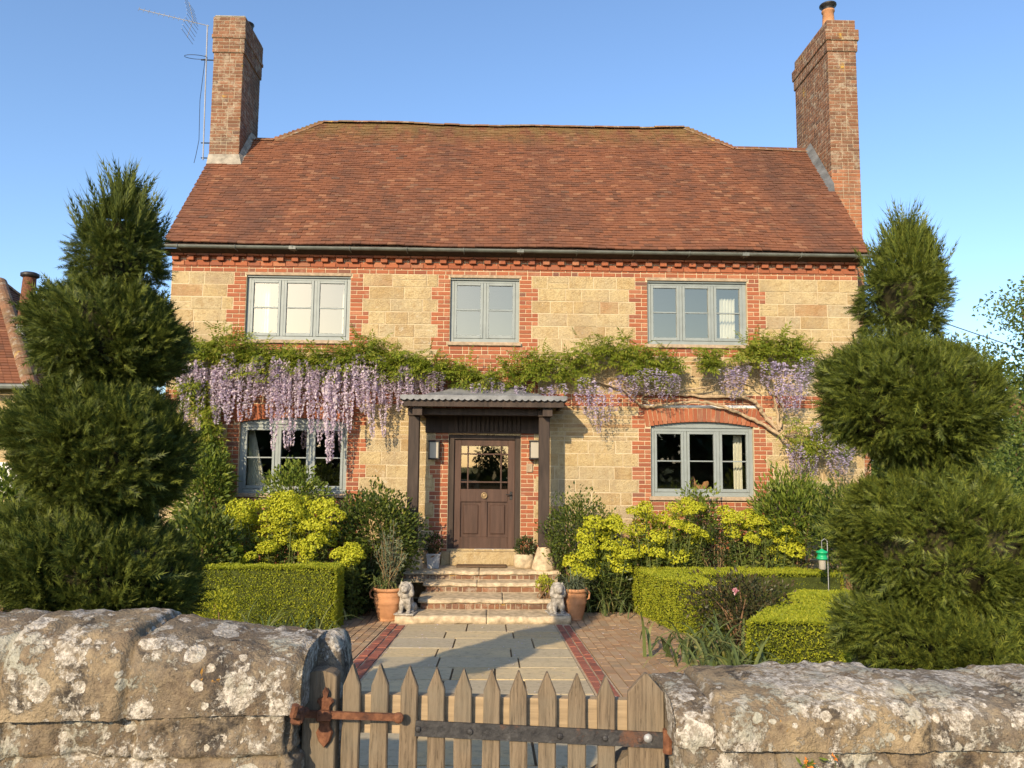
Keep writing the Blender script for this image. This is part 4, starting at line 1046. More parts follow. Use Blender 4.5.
# leafy shrubs -----------------------------------------------------------------
sc = lambda px, py, Y, rx, rz, ry=None: (at(px, py, Y), (rx*(Y+13.5)/F_PX, (ry or rx*.8)*(Y+13.5)/F_PX, rz*(Y+13.5)/F_PX))
def shr(name, label, px, py, Y, rx, rz, n, ls, m, **k):
    c, r = sc(px, py, Y, rx, rz); return shrub(name, label, c, r, n, ls, M[m], **k)
shr('evergreen_shrub', 'mid green leafy shrub under the left ground floor window', 295, 500, -.75, 33, 36, 2600, .075, 'shrub_light', group='shrubs against the house')
shr('evergreen_shrub', 'dense dark green shrub between the euphorbia and the left porch post', 377, 535, -1.15, 42, 44, 7500, .07, 'shrub', group='shrubs against the house')
shr('evergreen_shrub', 'green shrub beside the right porch post', 578, 538, -.75, 34, 40, 4800, .06, 'shrub', group='shrubs against the house')
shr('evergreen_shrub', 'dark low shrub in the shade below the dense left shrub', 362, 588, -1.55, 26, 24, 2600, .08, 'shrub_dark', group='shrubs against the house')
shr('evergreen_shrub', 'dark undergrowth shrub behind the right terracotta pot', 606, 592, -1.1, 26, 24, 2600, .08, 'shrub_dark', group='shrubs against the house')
shr('evergreen_shrub', 'loose light green shrub with upright shoots in front of the right window', 698, 518, -.6, 24, 36, 1300, .07, 'shrub_light', group='shrubs against the house', lo=.2)
LVB, LFB = t_leaf(.32, .1)
shr('leafy_shrub', 'large leaved green shrub at the foot of the right wisteria', 795, 512, -.9, 40, 36, 3200, .12, 'shrub_light', template=(LVB, LFB), up=.7)
shr('leafy_shrub', 'green shrub between the bird feeder and the sunlit topiary', 845, 530, -1.6, 36, 48, 3400, .10, 'shrub', template=(LVB, LFB), up=.5)
shr('leafy_shrub', 'tall light green shrub climbing below the left wisteria', 206, 500, -.6, 30, 58, 3600, .12, 'shrub_light', template=(LVB, LFB), up=.2)
shr('leafy_shrub', 'shaded leafy shrub between the dark topiary and the left hedge', 205, 555, -2.3, 34, 45, 3000, .10, 'shrub', up=.3)
shr('leafy_shrub', 'green shrub at the far left edge behind the dark topiary', 12, 500, -1.5, 50, 30, 3000, .10, 'shrub_light')
shr('golden_shrub', 'small cone shaped golden shrub just above the left wall', 216, 622, -7.2, 22, 30, 2400, .028, 'golden', lo=.5, amp=.1)
shr('rose_bush', 'dark reddish rose bush between the two right hedges', 740, 602, -4.2, 50, 30, 2300, .06, 'rose_leaf', cat='rose bush', lo=.15, amp=.42)
shr('bedding_plant', 'dry twiggy plant among the yellow euphorbias on the right', 715, 548, -1.0, 24, 22, 1000, .06, 'shrub_dark', wood='dry_stem')
pk = MB(); q = at(735, 591, -4.9); pk.inst(LV, LF, frames(unit(rdir(40)+np.array([0,-.5,.4])), s=.036), q+rdir(40)*.016); tag(pk.build('rose_flower', M['pink']), 'single pale pink rose bloom on the dark rose bush', 'flower')

# pot plants and strap leaves --------------------------------------------------
t = thing('potted_shrub', 'tall leggy plant of dry brown stems in the left terracotta pot', 'plant', (uL.x, -1.9, .44))
tips = [np.array([uL.x+RNG.normal()*.13, -1.9+RNG.normal()*.1, .44+RNG.uniform(.5, 1.0)]) for _ in range(26)]
stems('stems', (uL.x, -1.9, .44), tips, .007, M['dry_stem'], t); g = MB()
for tp in tips:
    n = 34; k = RNG.random(n)[:, None]; b0 = np.array([uL.x, -1.9, .44]); p = b0+(tp-b0)*k+rdir(n)*.03; g.inst(LV2, LF2, frames(unit(rdir(n)+np.array([0,0,.5])), s=.07), p)
g.build('foliage', M['grey_leaf'], t)
straps('strap_leaf_plant', 'green blades growing round the rim of the left terracotta pot', (uL.x, -1.9, .44), 40, .34, M['iris'], wd=.012, spread=.4)
straps('strap_leaf_plant', 'grey green spiky tuft in the right terracotta pot', (uR.x, -1.85, .43), 90, .36, M['grey_leaf'], wd=.009, spread=.3)
straps('iris_clump', 'arching iris clump beside the rose bush on the paving edge', (2.35, -4.9, float(gz(-4.9))), 80, .62, M['iris'], wd=.019, spread=1.1, group='iris clumps')
straps('iris_clump', 'drooping iris clump just behind the right wall by the low hedge', (2.22, -6.1, float(gz(-6.1))), 55, .6, M['iris'], wd=.02, spread=.8, group='iris clumps')
straps('iris_clump', 'thin iris clump in front of the left box hedge', (-2.75, -3.5, float(gz(-3.5))), 70, .55, M['iris'], wd=.012, spread=1.6, group='iris clumps')
q = at(588, 600, -1.5); straps('strap_leaf_plant', 'dark hanging blades under the large euphorbia', (q[0]+.35, -1.3, .02), 60, .6, M['iris'], wd=.009, spread=.8)
q = at(545, 584, -1.55); shrub('bedding_plant', 'small yellow green plant beside the right stone lion', q, (.13,.1,.12), 420, .045, M['golden'], cat='plant', ground=.27)
# landing planters
def sq_pot(name, label, x, y, z, w_, h, m):
    t = thing(name, label, 'planter', (x, y, z)); g = MB(); a, b = w_*.42, w_*.5; v = []
    for (r_, zz_) in ((a,0),(b,h),(b*.86,h),(b*.8,h*.8)): v += [(-r_,-r_,zz_),(r_,-r_,zz_),(r_,r_,zz_),(-r_,r_,zz_)]
    g.add(v, [(3,2,1,0)]+[(k*4+i, k*4+(i+1)%4, k*4+4+(i+1)%4, k*4+4+i) for k in range(3) for i in range(4)]+[(12,13,14,15)]); g.build('planter_body', m, t, local=True)
    e = MB(); e.bbox(-b-.008, b+.008, -b-.008, -b+.02, h-.025, h+.004, .004); e.bbox(-b-.008, b+.008, b-.02, b+.008, h-.025, h+.004, .004); e.bbox(-b-.008, -b+.02, -b+.021, b-.021, h-.025, h+.004, .004); e.bbox(b-.02, b+.008, -b+.021, b-.021, h-.025, h+.004, .004); e.build('rim', m, t, local=True)
    s = MB(); s.box(-b*.82, b*.82, -b*.82, b*.82, h*.8, h*.9); s.build('compost', M['soil'], t, local=True); return t
q = at(433.5, 563, -.42); sq_pot('zinc_planter', 'square grey zinc planter on the landing left of the door', q[0], -.42, .556, .22, .235, M['zinc'])
shrub('potted_plant', 'small pink flowered plant in the grey zinc planter', (q[0], -.42, .93), (.14,.12,.20), 520, .05, M['shrub_dark'], cat='plant', ground=.77)
g = MB(); p = np.array([q[0], -.47, 1.03])+rdir(60)*np.array([.13,.09,.12]); g.inst(LV, LF, frames(rdir(60), s=.03), p); tag(g.build('pink_blossom', M['pink']), 'sprinkle of pink blossom over the zinc planter', 'flowers')
q = at(524, 563, -.42); t = thing('stone_trough', 'round edged pale stone trough on the landing right of the door', 'planter', (q[0], -.42, .556))
g = MB(); v = MB(); pr_ = [(0,0),(.15,0),(.17,.05),(.175,.14),(.16,.22),(.145,.235),(.12,.235),(.11,.19),(0,.19)]; g.lathe(pr_, n=20, squash=(1,.8)); g.build('trough_body', M['pale_stone'], t, True, True)
s = MB(); s.lathe([(.112,.2),(0,.21)], n=14, squash=(1,.8)); s.build('compost', M['soil'], t, local=True)
shrub('potted_plant', 'small dark plant in the stone trough right of the door', (q[0]+.02, -.42, .90), (.17,.13,.17), 620, .05, M['shrub_dark'], cat='plant', ground=.77)

# bird feeder ------------------------------------------------------------------
q = at(822, 555, -2.3); t = thing('bird_feeder', 'green topped bird feeder on a thin pole by the right hedge', 'bird feeder', (q[0], -2.3, 0))
g = MB(); g.tube([(q[0]+.09,-2.28,0),(q[0]+.09,-2.28,q[2]+.2),(q[0]+.05,-2.28,q[2]+.23),(q[0],-2.3,q[2]+.2)], .006, 6); g.build('pole', M['steel'], t)
g = MB(); z = q[2]; g.lathe([(0,.12),(.02,.115),(.03,.10),(.08,.085),(.083,.06),(.066,.055),(.066,.0),(.078,-.005),(.078,-.03),(.055,-.035)], (q[0],-2.3,z-.03), 16); g.build('cap', M['green_plastic'], t, True)
g = MB(); g.lathe([(.05,0),(.05,-.13),(.04,-.145),(0,-.145)], (q[0],-2.3,z-.062), 14); g.build('seed_tube', M['lamp_glass'], t, True)
g = MB(); g.tube([(q[0],-2.3,z+.08),(q[0],-2.3,z+.205)], .005, 5); g.build('hanger', M['steel'], t)

# curtains and window ornaments ------------------------------------------------------
def curtain(label, x0, x1, z0, z1, y, m='white_cloth', skew=0, folds=5):
    n, k = 36, 10; v = []
    for j in range(k+1):
        for i in range(n+1):
            u, h = i/n, j/k; xx = x0+(x1-x0)*u; xx += skew*(h-1)*(u) if skew else 0
            v.append((xx, y+.025*math.sin(u*folds*6.28+.5*math.sin(h*3)), z1+(z0-z1)*h))
    g = MB(); g.add(v, [(j*(n+1)+i, j*(n+1)+i+1, (j+1)*(n+1)+i+1, (j+1)*(n+1)+i) for j in range(k) for i in range(n)])
    return tag(g.build('curtain', M[m], smooth=True), label, 'curtain', 'curtains inside the windows')
curtain('white curtain at the left of the upper left window', UL[0]+.06, UL[0]+.33, 4.42, 5.6, .33)
curtain('narrow white curtain at the right of the upper left window', UL[1]-.2, UL[1]-.06, 4.42, 5.6, .33, folds=3)
curtain('cream curtain at the right of the upper right window', UR[1]-.40, UR[1]-.12, 4.42, 5.33, .33)
curtain('narrow cream curtain at the right of the lower right window', LR[1]-.26, LR[1]-.10, 1.76, 3.0, .34, folds=3)
curtain('pale net curtain drawn back at the left of the lower left window', LL[0]+.06, LL[0]+.42, 1.76, 3.0, .33, skew=.3, folds=6)
q = at(698, 489, .42); t = thing('rooster_ornament', 'brown rooster ornament standing inside the right ground floor window', 'ornament', (q[0], .42, 1.74))
lumps([((.02,0,.13),(.12,.06,.07)),((-.07,0,.19),(.045,.04,.09)),((-.085,0,.28),(.035,.03,.04)),((-.125,0,.275),(.02,.01,.012)),((.13,0,.19),(.05,.03,.07)),((.17,0,.22),(.03,.02,.05)),((-.085,0,.325),(.025,.008,.022)),((0,0,.03),(.07,.05,.03)),((0,0,.07),(.02,.02,.05))], .009, M['terracotta'], 'rooster', t)
g = MB(); g.bbox(-.09, .09, -.06, .06, 0, .012, .004); g.build('stand', M['terracotta'], t, local=True)
g = MB(); g.box(q[0]-.7, q[0]+.7, .325, .55, 1.70, 1.735); g.build('window_board', M['door_wood'], house)
q = at(327, 494, .36); t = MB(); t.lathe([(0,0),(.05,0),(.05,.015),(.03,.03),(.03,.16),(.02,.17),(0,.17)], (q[0], .36, 1.735), 12); tag(t.build('candle', M['white_paint'], smooth=True), 'white candle inside the left ground floor window', 'candle')
g = MB(); g.box(q[0]-1.2, q[0]+.3, .325, .5, 1.70, 1.733); g.build('window_board', M['door_wood'], house)

# ------------------------------------------------------------------ wisteria on the front wall
def t_pinnate(n=5, seed=1):
    r = np.random.default_rng(seed); v = []; f = []
    def leaf(o, d, L):
        k = len(v); d = d/np.linalg.norm(d); s_ = np.array([-d[1], d[0], 0])*.17*L; nz = np.array([0,0,.05*L])
        v.extend([o, o+d*L*.45+s_+nz, o+d*L-nz, o+d*L*.45-s_+nz]); f.append((k, k+1, k+2)); f.append((k, k+2, k+3))
    for i in range(n):
        y = .2+.75*i/n
        for sd in (-1, 1):
            a = math.radians(62+r.uniform(-12, 12)); leaf(np.array([0, y, -.12*y*y]), np.array([sd*math.sin(a), math.cos(a), -.35]), .34*r.uniform(.8, 1.15))
    leaf(np.array([0, .95, -.12]), np.array([0, 1, -.3]), .34); return np.array(v), f
PIN = t_pinnate()
def wist_leaves(name, path, n, parent, L=.24, m='wist_leaf', y0=-.28, dy=.16):
    """compound leaves along a band; path rows are (px, py, half height px)"""
    path = np.array(path, float); sg = np.linalg.norm(np.diff(path[:, :2], axis=0), axis=1); cum = np.concatenate([[0], np.cumsum(sg)])
    u = RNG.random(n)*cum[-1]; px = np.interp(u, cum, path[:, 0])+RNG.normal(size=n)*3; hh = np.interp(u, cum, path[:, 2])
    py = np.interp(u, cum, path[:, 1])+np.clip(RNG.normal(size=n)*.6, -1.25, 1.25)*hh
    cl = fbm(np.stack([px*.05, py*.06, 0*px+3], 1), 2); k = cl > -.55; px, py, cl = px[k], py[k], cl[k]
    p = np.array([at(a, b_, y0+cc*.12-abs(RNG.normal())*dy*.6) for a, b_, cc in zip(px, py, cl)])
    d = unit(np.stack([RNG.normal(size=len(p))*.8, -np.abs(RNG.normal(size=len(p)))*.8-.2, RNG.normal(size=len(p))*.5-.05], 1))
    up = unit(np.array([0,-.7,.9])+rdir(len(p))*.5); g = MB(); g.inst(*PIN, frames_flat(d, up, L*RNG.uniform(.6, 1.2, len(p))), p); return g.build(name, M[m], parent)
def raceme_mesh(m, seed, n=330, rad_=.10):
    """hanging flower chain, unit long: broad at the top and thinning to a tip of buds"""
    r = np.random.default_rng(seed); t = r.random(n)**1.15; a = r.random(n)*6.28; R = rad_*(1-t)**.45*(1-.35*np.exp(-t*14))*(.45+.55*r.random(n)**.5)
    bend = .05*np.sin(t*3+seed)
    p = np.stack([np.cos(a)*R+bend, np.sin(a)*R, -t], 1); d = unit(np.stack([np.cos(a), np.sin(a), r.uniform(-.7, .5, n)], 1))
    g = MB(); s_ = (.042*(1-.4*t)); tv = np.array([(0,-.2,0),(.6,.35,.25),(.25,1,0),(-.25,1,0),(-.6,.35,.25)])
    fr = frames_flat(d, unit(r.normal(size=(n, 3))), s_)
    g.inst(tv, [(0,1,2),(0,2,3),(0,3,4)], fr, p); return g.mesh('flower_raceme', M[m])
LILAC = [raceme_mesh('wist', s) for s in range(5)]; DEEP = [raceme_mesh('wist_deep', s+9, 170, .19) for s in range(4)]
def raceme(px, py, Lpx, parent, protos, Y=-.3, wide=1.0):
    p = at(px, py, Y); L = Lpx/57; o = bpy.data.objects.new('flower_raceme', random.choice(protos)); COL.objects.link(o); attach(o, parent)
    o.location = p; wv = wide*random.uniform(.8, 1.2); o.scale = (wv, wv, L); o.rotation_euler = (random.uniform(-.05, .05), random.uniform(-.06, .06), random.uniform(0, 6.28))
def vine(g, pts, r0, r1, Y=-.09):
    pts = np.array([at(a, b_, Y+(.04*math.sin(i*1.7))) for i, (a, b_) in enumerate(pts)]); k = np.linspace(0, len(pts)-1, len(pts)*6)
    # smooth interpolation
    i0 = np.clip(k.astype(int), 0, len(pts)-2); t = (k-i0)[:, None]; P0 = pts[np.clip(i0-1, 0, None)]; P1 = pts[i0]; P2 = pts[i0+1]; P3 = pts[np.clip(i0+2, None, len(pts)-1)]
    c = .5*((2*P1)+(-P0+P2)*t+(2*P0-5*P1+4*P2-P3)*t*t+(-P0+3*P1-3*P2+P3)*t**3); c += .012*rdir(len(c)); rr = np.linspace(r0, r1, len(c))*(1+.15*np.sin(np.arange(len(c))*1.3)); g.tube(c, rr, 8)
wl = thing('wisteria', 'pale lilac wisteria with long curtains of racemes over the left ground floor window', 'wisteria', (-4.8, -.15, 0), 'wisterias on the front wall')
g = MB(); vine(g, [(203,575),(206,520),(202,460),(206,400),(200,360),(215,350)], .05, .035); vine(g, [(205,420),(215,370),(250,358),(300,362),(360,358),(420,366),(470,368)], .03, .018); vine(g, [(215,350),(280,366),(340,364),(400,372)], .022, .014); g.build('stem', M['vine'], wl)
wist_leaves('leaves', [(168,352,14),(195,344,15),(235,348,18),(262,362,14),(290,360,9),(330,362,10),(372,352,14),(395,364,12),(440,366,9)], 2000, wl)
wist_leaves('leaves', [(186,380,16),(203,410,24),(212,440,24),(205,480,30),(205,530,26)], 640, wl, .26)
xs_ = [186,200,215,235,250,265,278,290,300,315,330,350,362,372,380,393,404,425,440]; bot = [440,430,424,425,415,420,452,446,438,440,462,462,436,428,440,408,424,402,392]
x = 184; n_r = 0
while x < 441 and n_r < 98:
    for kk in range(2 if random.random() < .55 else 1):
        top = 362+random.uniform(-8, 9)+(6 if x > 385 else 0); bt = np.interp(x, xs_, bot)+random.uniform(-16, 4); fr_k = random.choice([1, 1, 1, .85, .7]) if kk == 0 else random.uniform(.35, .7)
        raceme(x+random.uniform(-3, 3), top, max(24, (bt-top)*fr_k), wl, LILAC, -.34-random.random()*.2, random.uniform(.7, 1.1)); n_r += 1
    x += random.choice([4, 5, 6.5, 8, 10])
wr = thing('wisteria', 'gnarled wisteria with short violet clusters round the right ground floor window', 'wisteria', (4.9, -.12, 0), 'wisterias on the front wall')
g = MB()
vine(g, [(794,505),(793,478),(797,462),(800,445),(779,430),(766,418),(757,404),(740,397),(700,396),(672,393),(640,391),(610,385),(580,378),(540,374),(500,370)], .045, .016)
vine(g, [(802,505),(801,480),(799,462),(786,442),(770,428),(745,416),(715,404),(690,402),(668,404),(645,406),(633,397),(622,388)], .04, .014, -.12)
vine(g, [(779,430),(776,405),(768,385),(760,372),(752,365)], .028, .012); vine(g, [(779,430),(783,410),(778,392),(795,372),(805,362)], .026, .01, -.13)
vine(g, [(650,404),(642,398),(655,392),(700,388),(740,380),(760,392)], .018, .01, -.14); vine(g, [(812,520),(805,490),(812,478)], .03, .02); vine(g, [(800,445),(815,430),(835,425)], .022, .01)
g.build('stem', M['vine'], wr)
wist_leaves('leaves', [(430,368,8),(480,374,9),(520,368,13),(560,366,15),(590,356,18),(612,350,15),(640,360,15),(676,366,12)], 1150, wr)
wist_leaves('leaves', [(700,356,9),(716,362,10)], 110, wr); wist_leaves('leaves', [(738,352,10),(765,350,14),(785,346,10),(808,352,12)], 380, wr)
wist_leaves('leaves', [(790,430,12),(808,440,16),(812,460,18),(835,425,14),(846,440,12)], 330, wr)
for (px, py, L) in [(586,374,36),(592,382,36),(600,392,34),(608,386,30),(614,378,28),(582,388,22),(624,372,20),(632,374,22),(645,366,22),(652,364,26),(660,367,26),(668,370,24),(674,372,20),
                    (727,366,22),(733,364,30),(738,366,26),(743,362,22),(765,358,24),(772,360,30),(779,358,40),(785,362,40),(791,368,36),(796,362,40),(801,358,36),(806,354,22),(788,382,26),(797,384,24),
                    (818,422,30),(824,418,34),(830,424,26),(836,428,20),(792,440,24),(797,446,22),(812,450,22),(842,446,22),(834,452,20),(846,436,22),(474,380,18),(482,384,16),(497,378,20),(520,382,18),(545,384,20),(556,380,22)]:
    raceme(px+random.uniform(-2, 2), py+4, L*1.05, wr, DEEP, -.48-random.random()*.12, random.uniform(.6, .9))

# ------------------------------------------------------------------ garden walls by the lane
def wall_build(name, label, xe, xf, y0, y1, ztop, zcop, side, seed):
    """rough stone wall from its gate end xe to its far end xf; real relief on faces and end, separate rounded coping"""
    r = np.random.default_rng(seed); zb = .60; t = thing(name, label, 'wall', (xe, (y0+y1)/2, .65), 'stone garden walls beside the gate')
    L = abs(xf-xe); sx = 1 if xf > xe else -1
    # courses
    def blockify(u, z, zl):
        lev = zl; ci = np.clip(np.searchsorted(lev, z, side='right')-1, 0, len(lev)-2); dj = np.minimum(z-lev[ci], lev[ci+1]-z); bid = ci.astype(float)*31
        du = np.full(u.shape, 9.)
        for c in range(len(lev)-1):
            rr = np.random.default_rng(seed*100+c); br_ = [-.8]
            while br_[-1] < L+1.2: br_.append(br_[-1]+rr.uniform(.22, .52))
            br_ = np.array(br_); q = ci == c; k = np.searchsorted(br_, u[q]); du[q] = np.minimum(u[q]-br_[k-1], br_[k]-u[q]); bid[q] += k
        return np.minimum(dj, du), bid
    def finish(g, name, zl, parts_uv, amp, jd):
        v, nr, u, z = parts_uv; wob = .025*fbm(np.stack([u*3, z*3, 0*u+seed], 1), 3); dj, bid = blockify(u+wob, z+wob*.7, zl)
        rnd_ = hash3(bid.astype(np.int64), bid.astype(np.int64)*7+seed, bid.astype(np.int64)*0+3)
        jt = np.clip(1-dj/.014, 0, 1); jt = jt*jt*(3-2*jt)
        rg_ = np.abs(fbm(v*9+seed*2, 4)); h = (rnd_-.5)*.026-jt*jd+amp*.009*fbm(v*6+seed, 4)+amp*.010*fbm(v*24, 5)-amp*.010*np.exp(-rg_*14)
        g.v[-1] = v+nr*h[:, None]; g.att[-1] = jt
        o = g.build(name, M['garden_wall'], t, True); a_ = o.data.attributes.new('block', 'FLOAT', 'POINT'); a_.data.foreach_set('value', np.concatenate([rnd_]).astype(np.float32)); return o
    # faces: plan path  far front -> gate end -> far back
    rr_ = .05; st_ = .009
    us = np.concatenate([np.arange(L, 1.9, -.05), np.arange(min(L, 1.9), rr_, -st_)]); pl = [(xe+sx*q, y0, 0, -1, q) for q in us]
    for a in np.linspace(0, math.pi/2, 8): pl.append((xe+sx*(rr_-rr_*math.sin(a)), y0+rr_-rr_*math.cos(a), -sx*math.sin(a), -math.cos(a), rr_*(1-a)))
    for q in np.arange(y0+rr_+st_, y1-rr_, st_*1.5): pl.append((xe, q, -sx, 0, -(q-y0)))
    pl.append((xe, y1, -sx*.7, .7, -.5)); pl += [(xe+sx*q, y1, 0, 1, q+.3) for q in np.arange(.05, L, .08)]
    pl = np.array(pl); zs_ = np.arange(zb, zcop+.021, st_); U, Z = np.meshgrid(np.arange(len(pl)), zs_); A = pl[U.ravel()]; n_ = len(pl)
    v = np.stack([A[:, 0], A[:, 1], Z.ravel()], 1); nr = np.stack([A[:, 2], A[:, 3], 0*A[:, 0]], 1)
    f = np.array([(j*n_+i, j*n_+i+1, (j+1)*n_+i+1, (j+1)*n_+i) for j in range(len(zs_)-1) for i in range(n_-1)])
    if sx > 0: f = f[:, ::-1]
    # order runs from far end to gate end on the front, so faces look outward for either side
    g = MB(); g.add(v, f); zl = np.array([zb-.5]+list(np.cumsum([0, *r.uniform(.16, .24, 8)])*-1+zcop)[::-1][:]); zl = np.unique(np.concatenate([zl, [zcop+.3]]))
    finish(g, 'stonework', zl, (v, nr, A[:, 4], Z.ravel()), 1., .022)
    # coping: half round section swept along the wall and rounded off at the gate
    ang = np.linspace(-.12, math.pi+.12, 46); us = np.concatenate([np.linspace(.0, .05, 7), np.arange(.06, 1.9, st_), np.arange(1.9, L, .05)]); cy = (y0+y1)/2; ry = (y1-y0)/2+.022
    k = np.where(us < .05, np.sqrt(np.clip(1-((.05-us)/.05)**2, .0, 1))*.12+.88, 1.); UU, AA = np.meshgrid(us, ang, indexing='ij'); K = np.meshgrid(k, ang, indexing='ij')[0]
    ca, sa = np.cos(AA), np.sin(AA); e = .6
    zt_ = ztop(xe+sx*UU); hh = zt_-zcop; Yv = cy-np.sign(ca)*np.abs(ca)**e*ry*K; Zv = zcop+np.sign(sa)*np.abs(sa)**e*hh*K
    v = np.stack([xe+sx*UU-sx*.015, Yv, Zv], -1).reshape(-1, 3); nr = unit(np.stack([0*ca, -ca, sa+.0], -1).reshape(-1, 3)); na = len(ang)
    f = np.array([(i*na+j, (i+1)*na+j, (i+1)*na+j+1, i*na+j+1) for i in range(len(us)-1) for j in range(na-1)])
    if sx < 0: f = f[:, ::-1]
    g = MB(); g.add(v, f); finish(g, 'coping', np.array([zcop-5, zcop+9.]), (v, nr, UU.ravel()*.72, 0*UU.ravel()+zcop+2), .7, .012)
    c = MB(); cv = np.stack([np.full(na, xe-sx*.013), cy+(Yv[0]-cy)*1., Zv[0]], 1); c.add(cv, [tuple(range(na)) if sx > 0 else tuple(range(na-1, -1, -1))]); o = c.build('end_stone', M['garden_wall'], t)
    return t
WF, WB = -11.17, -10.73
xl = P(300, 690, WF).x-.012; xr = P(676, 720, WF).x+.012
lz = lambda x: np.interp(x, [-3.5, P(0,612,-10.95).x, P(170,620,-10.95).x, P(260,628,-10.95).x, xl+.1], [1.90, P(0,613,-10.95).z, P(170,619,-10.95).z, P(260,630,-10.95).z, P(335,632,-10.95).z])
rz_ = lambda x: np.full(np.shape(x), P(800,678,-10.95).z)+.008*np.sin(np.asarray(x)*7)
wall_build('garden_wall', 'lichen covered stone garden wall with round coping left of the gate', xl, -4.6, WF, WB, lz, P(170,700,WF).z, -1, 3)
wall_build('garden_wall', 'lower lichen spotted stone garden wall right of the gate', xr, 4.8, WF, WB, rz_, P(850,738,WF).z, 1, 8)

def rock(x0, x1, y0, y1, z0, z1, parent, seed, name='end_block'):
    g = MB(); n, k = 60, 44; v = []
    for i in range(k+1):
        th = math.pi*i/k
        for j in range(n): v.append((math.sin(th)*math.cos(2*math.pi*j/n), math.sin(th)*math.sin(2*math.pi*j/n), -math.cos(th)))
    v = np.array(v); v = v/np.maximum((np.abs(v)**7).sum(1)**(1/7), .01)[:, None]; q = v*np.array([x1-x0, y1-y0, z1-z0])/2+np.array([x0+x1, y0+y1, z0+z1])/2
    q = q+unit(v)*(.012*fbm(q*7+seed, 4)+.005*fbm(q*30, 3))[:, None]; g.add(q, [(a*n+b_, a*n+(b_+1) % n, (a+1)*n+(b_+1) % n, (a+1)*n+b_) for a in range(k) for b_ in range(n)])
    o = g.build(name, M['garden_wall'], parent, True); a_ = o.data.attributes.new('block', 'FLOAT', 'POINT'); a_.data.foreach_set('value', np.full(len(q), .55, np.float32))
WL = [o for o in bpy.data.objects if o.name == 'garden_wall'][0]
rock(P(296,650,-10.9).x, P(346,650,-10.9).x, -10.96, -10.70, .6, P(330,634,-10.83).z, WL, 5)
# gate -------------------------------------------------------------------------------
GY = -11.02
gate = thing('picket_gate', 'weathered low picket gate with black strap hinge between the stone walls', 'gate', (P(500,760,GY).x, GY, .70))
def picket(px, top, wpx, y=GY, d=.022, low=.76, parent=gate, point=.085, name='picket', round_=False):
    c = P(px, top, y); hw = wpx*(y-EYE.y)/F_PX/2; z = c.z; x = c.x; nz = 14; sh = z-point*.75
    rim = [(x-hw, low), (x+hw, low)]+[(x+hw, low+(sh-low)*k/nz) for k in range(1, nz+1)]
    if round_: rim += [(x+hw*math.cos(a), sh+(z-sh)*math.sin(a)) for a in np.linspace(.2, math.pi-.2, 7)]
    else: rim += [(x+hw*.08, z), (x-hw*.08, z)]
    rim += [(x-hw, low+(sh-low)*k/nz) for k in range(nz, 0, -1)]
    rim = np.array(rim); wv = .0022*fbm(np.stack([rim[:, 0]*20, rim[:, 1]*9, 0*rim[:, 0]+px], 1), 3); rim[:, 0] += wv; n = len(rim); cx_ = rim.mean(0); e = .004
    inner = rim+(np.array([x, 0])-rim)*np.array([e/hw, 0])-np.array([0, 1])*0
    f0 = np.stack([rim[:, 0], np.full(n, y-d/2+e), rim[:, 1]], 1); f1 = np.stack([inner[:, 0], np.full(n, y-d/2), inner[:, 1]], 1); f2 = np.stack([rim[:, 0], np.full(n, y+d/2), rim[:, 1]], 1)
    g = MB(); g.add(np.concatenate([f1, f0, f2]), [tuple(range(n)), tuple(range(3*n-1, 2*n-1, -1))]+[(i, n+i, n+(i+1) % n, (i+1) % n) for i in range(n)]+[(n+i, 2*n+i, 2*n+(i+1) % n, n+(i+1) % n) for i in range(n)])
    return g.build(name, M['gate_wood'], parent)
for px, top in ((353,664),(381,664),(410,666),(437,668),(464,669),(492,670),(519,671),(547,672),(577,674),(606,676)): picket(px, top, 17)
picket(645.5, 673, 35, name='stile', point=.075)
b0, b1 = P(345, 711, GY+.035), P(663, 718, GY+.035)
g = MB(); g.bar((b0.x, GY+.033, b0.z), (b1.x, GY+.033, b1.z), .034, .115); g.build('rail', M['rail_wood'], gate); g = MB(); g.bar((b0.x, GY+.033, .84), (b1.x, GY+.033, .84), .034, .1); g.build('rail', M['rail_wood'], gate)
g = MB(); g.bar((b0.x, GY+.05, .86), (b1.x-.05, GY+.05, b1.z-.08), .03, .08, (0,1,0)); g.build('brace', M['gate_wood'], gate)
h0, h1 = P(415, 728.5, GY-.02), P(668, 741, GY-.02); g = MB(); yv = GY-.016
g.bar((h0.x, yv, h0.z), (h1.x, yv, h1.z), .008, .046)
for px in (418, 470, 560, 605, 640): u = P(px, 729+(px-415)*.049, GY-.02); g.ball((u.x, yv-.006, u.z), (.010,.006,.010), 8, 5)
sh_ = g.build('strap_hinge', M['strap'], gate)
u = P(648, 738, GY-.02); g = MB(); g.lathe([(.014,0),(.012,.006),(0,.009)], n=12); o = g.build('hinge_bolt', M['steel'], sh_, True); o.rotation_euler = (math.pi/2, 0, 0); o.matrix_parent_inverse = Matrix.Identity(4); o.location = (u.x, yv-.006, u.z); o.matrix_parent_inverse = Matrix.Identity(4)
u0, u1 = P(664, 741, GY-.02), P(681, 742, GY-.02); g = MB(); g.tube([(u0.x+.012, yv-.004, u0.z-.035), (u0.x+.012, yv-.004, u0.z+.035)], .016, 10); g.tube([(u0.x+.012, yv, u0.z), (xr+.05, yv+.02, u0.z)], .013, 8); g.bbox(u0.x-.004, u0.x+.045, yv-.002, yv+.02, u0.z-.03, u0.z+.03, .006); o = g.build('hinge_pin', M['rust'], sh_)
post = thing('gate_post', 'pointed weathered latch post between the left wall and the gate', 'post', (P(322,760,GY).x, GY, .7))
picket(322.5, 668, 32, GY-.005, .06, .70, post, .03, 'post_board', True)
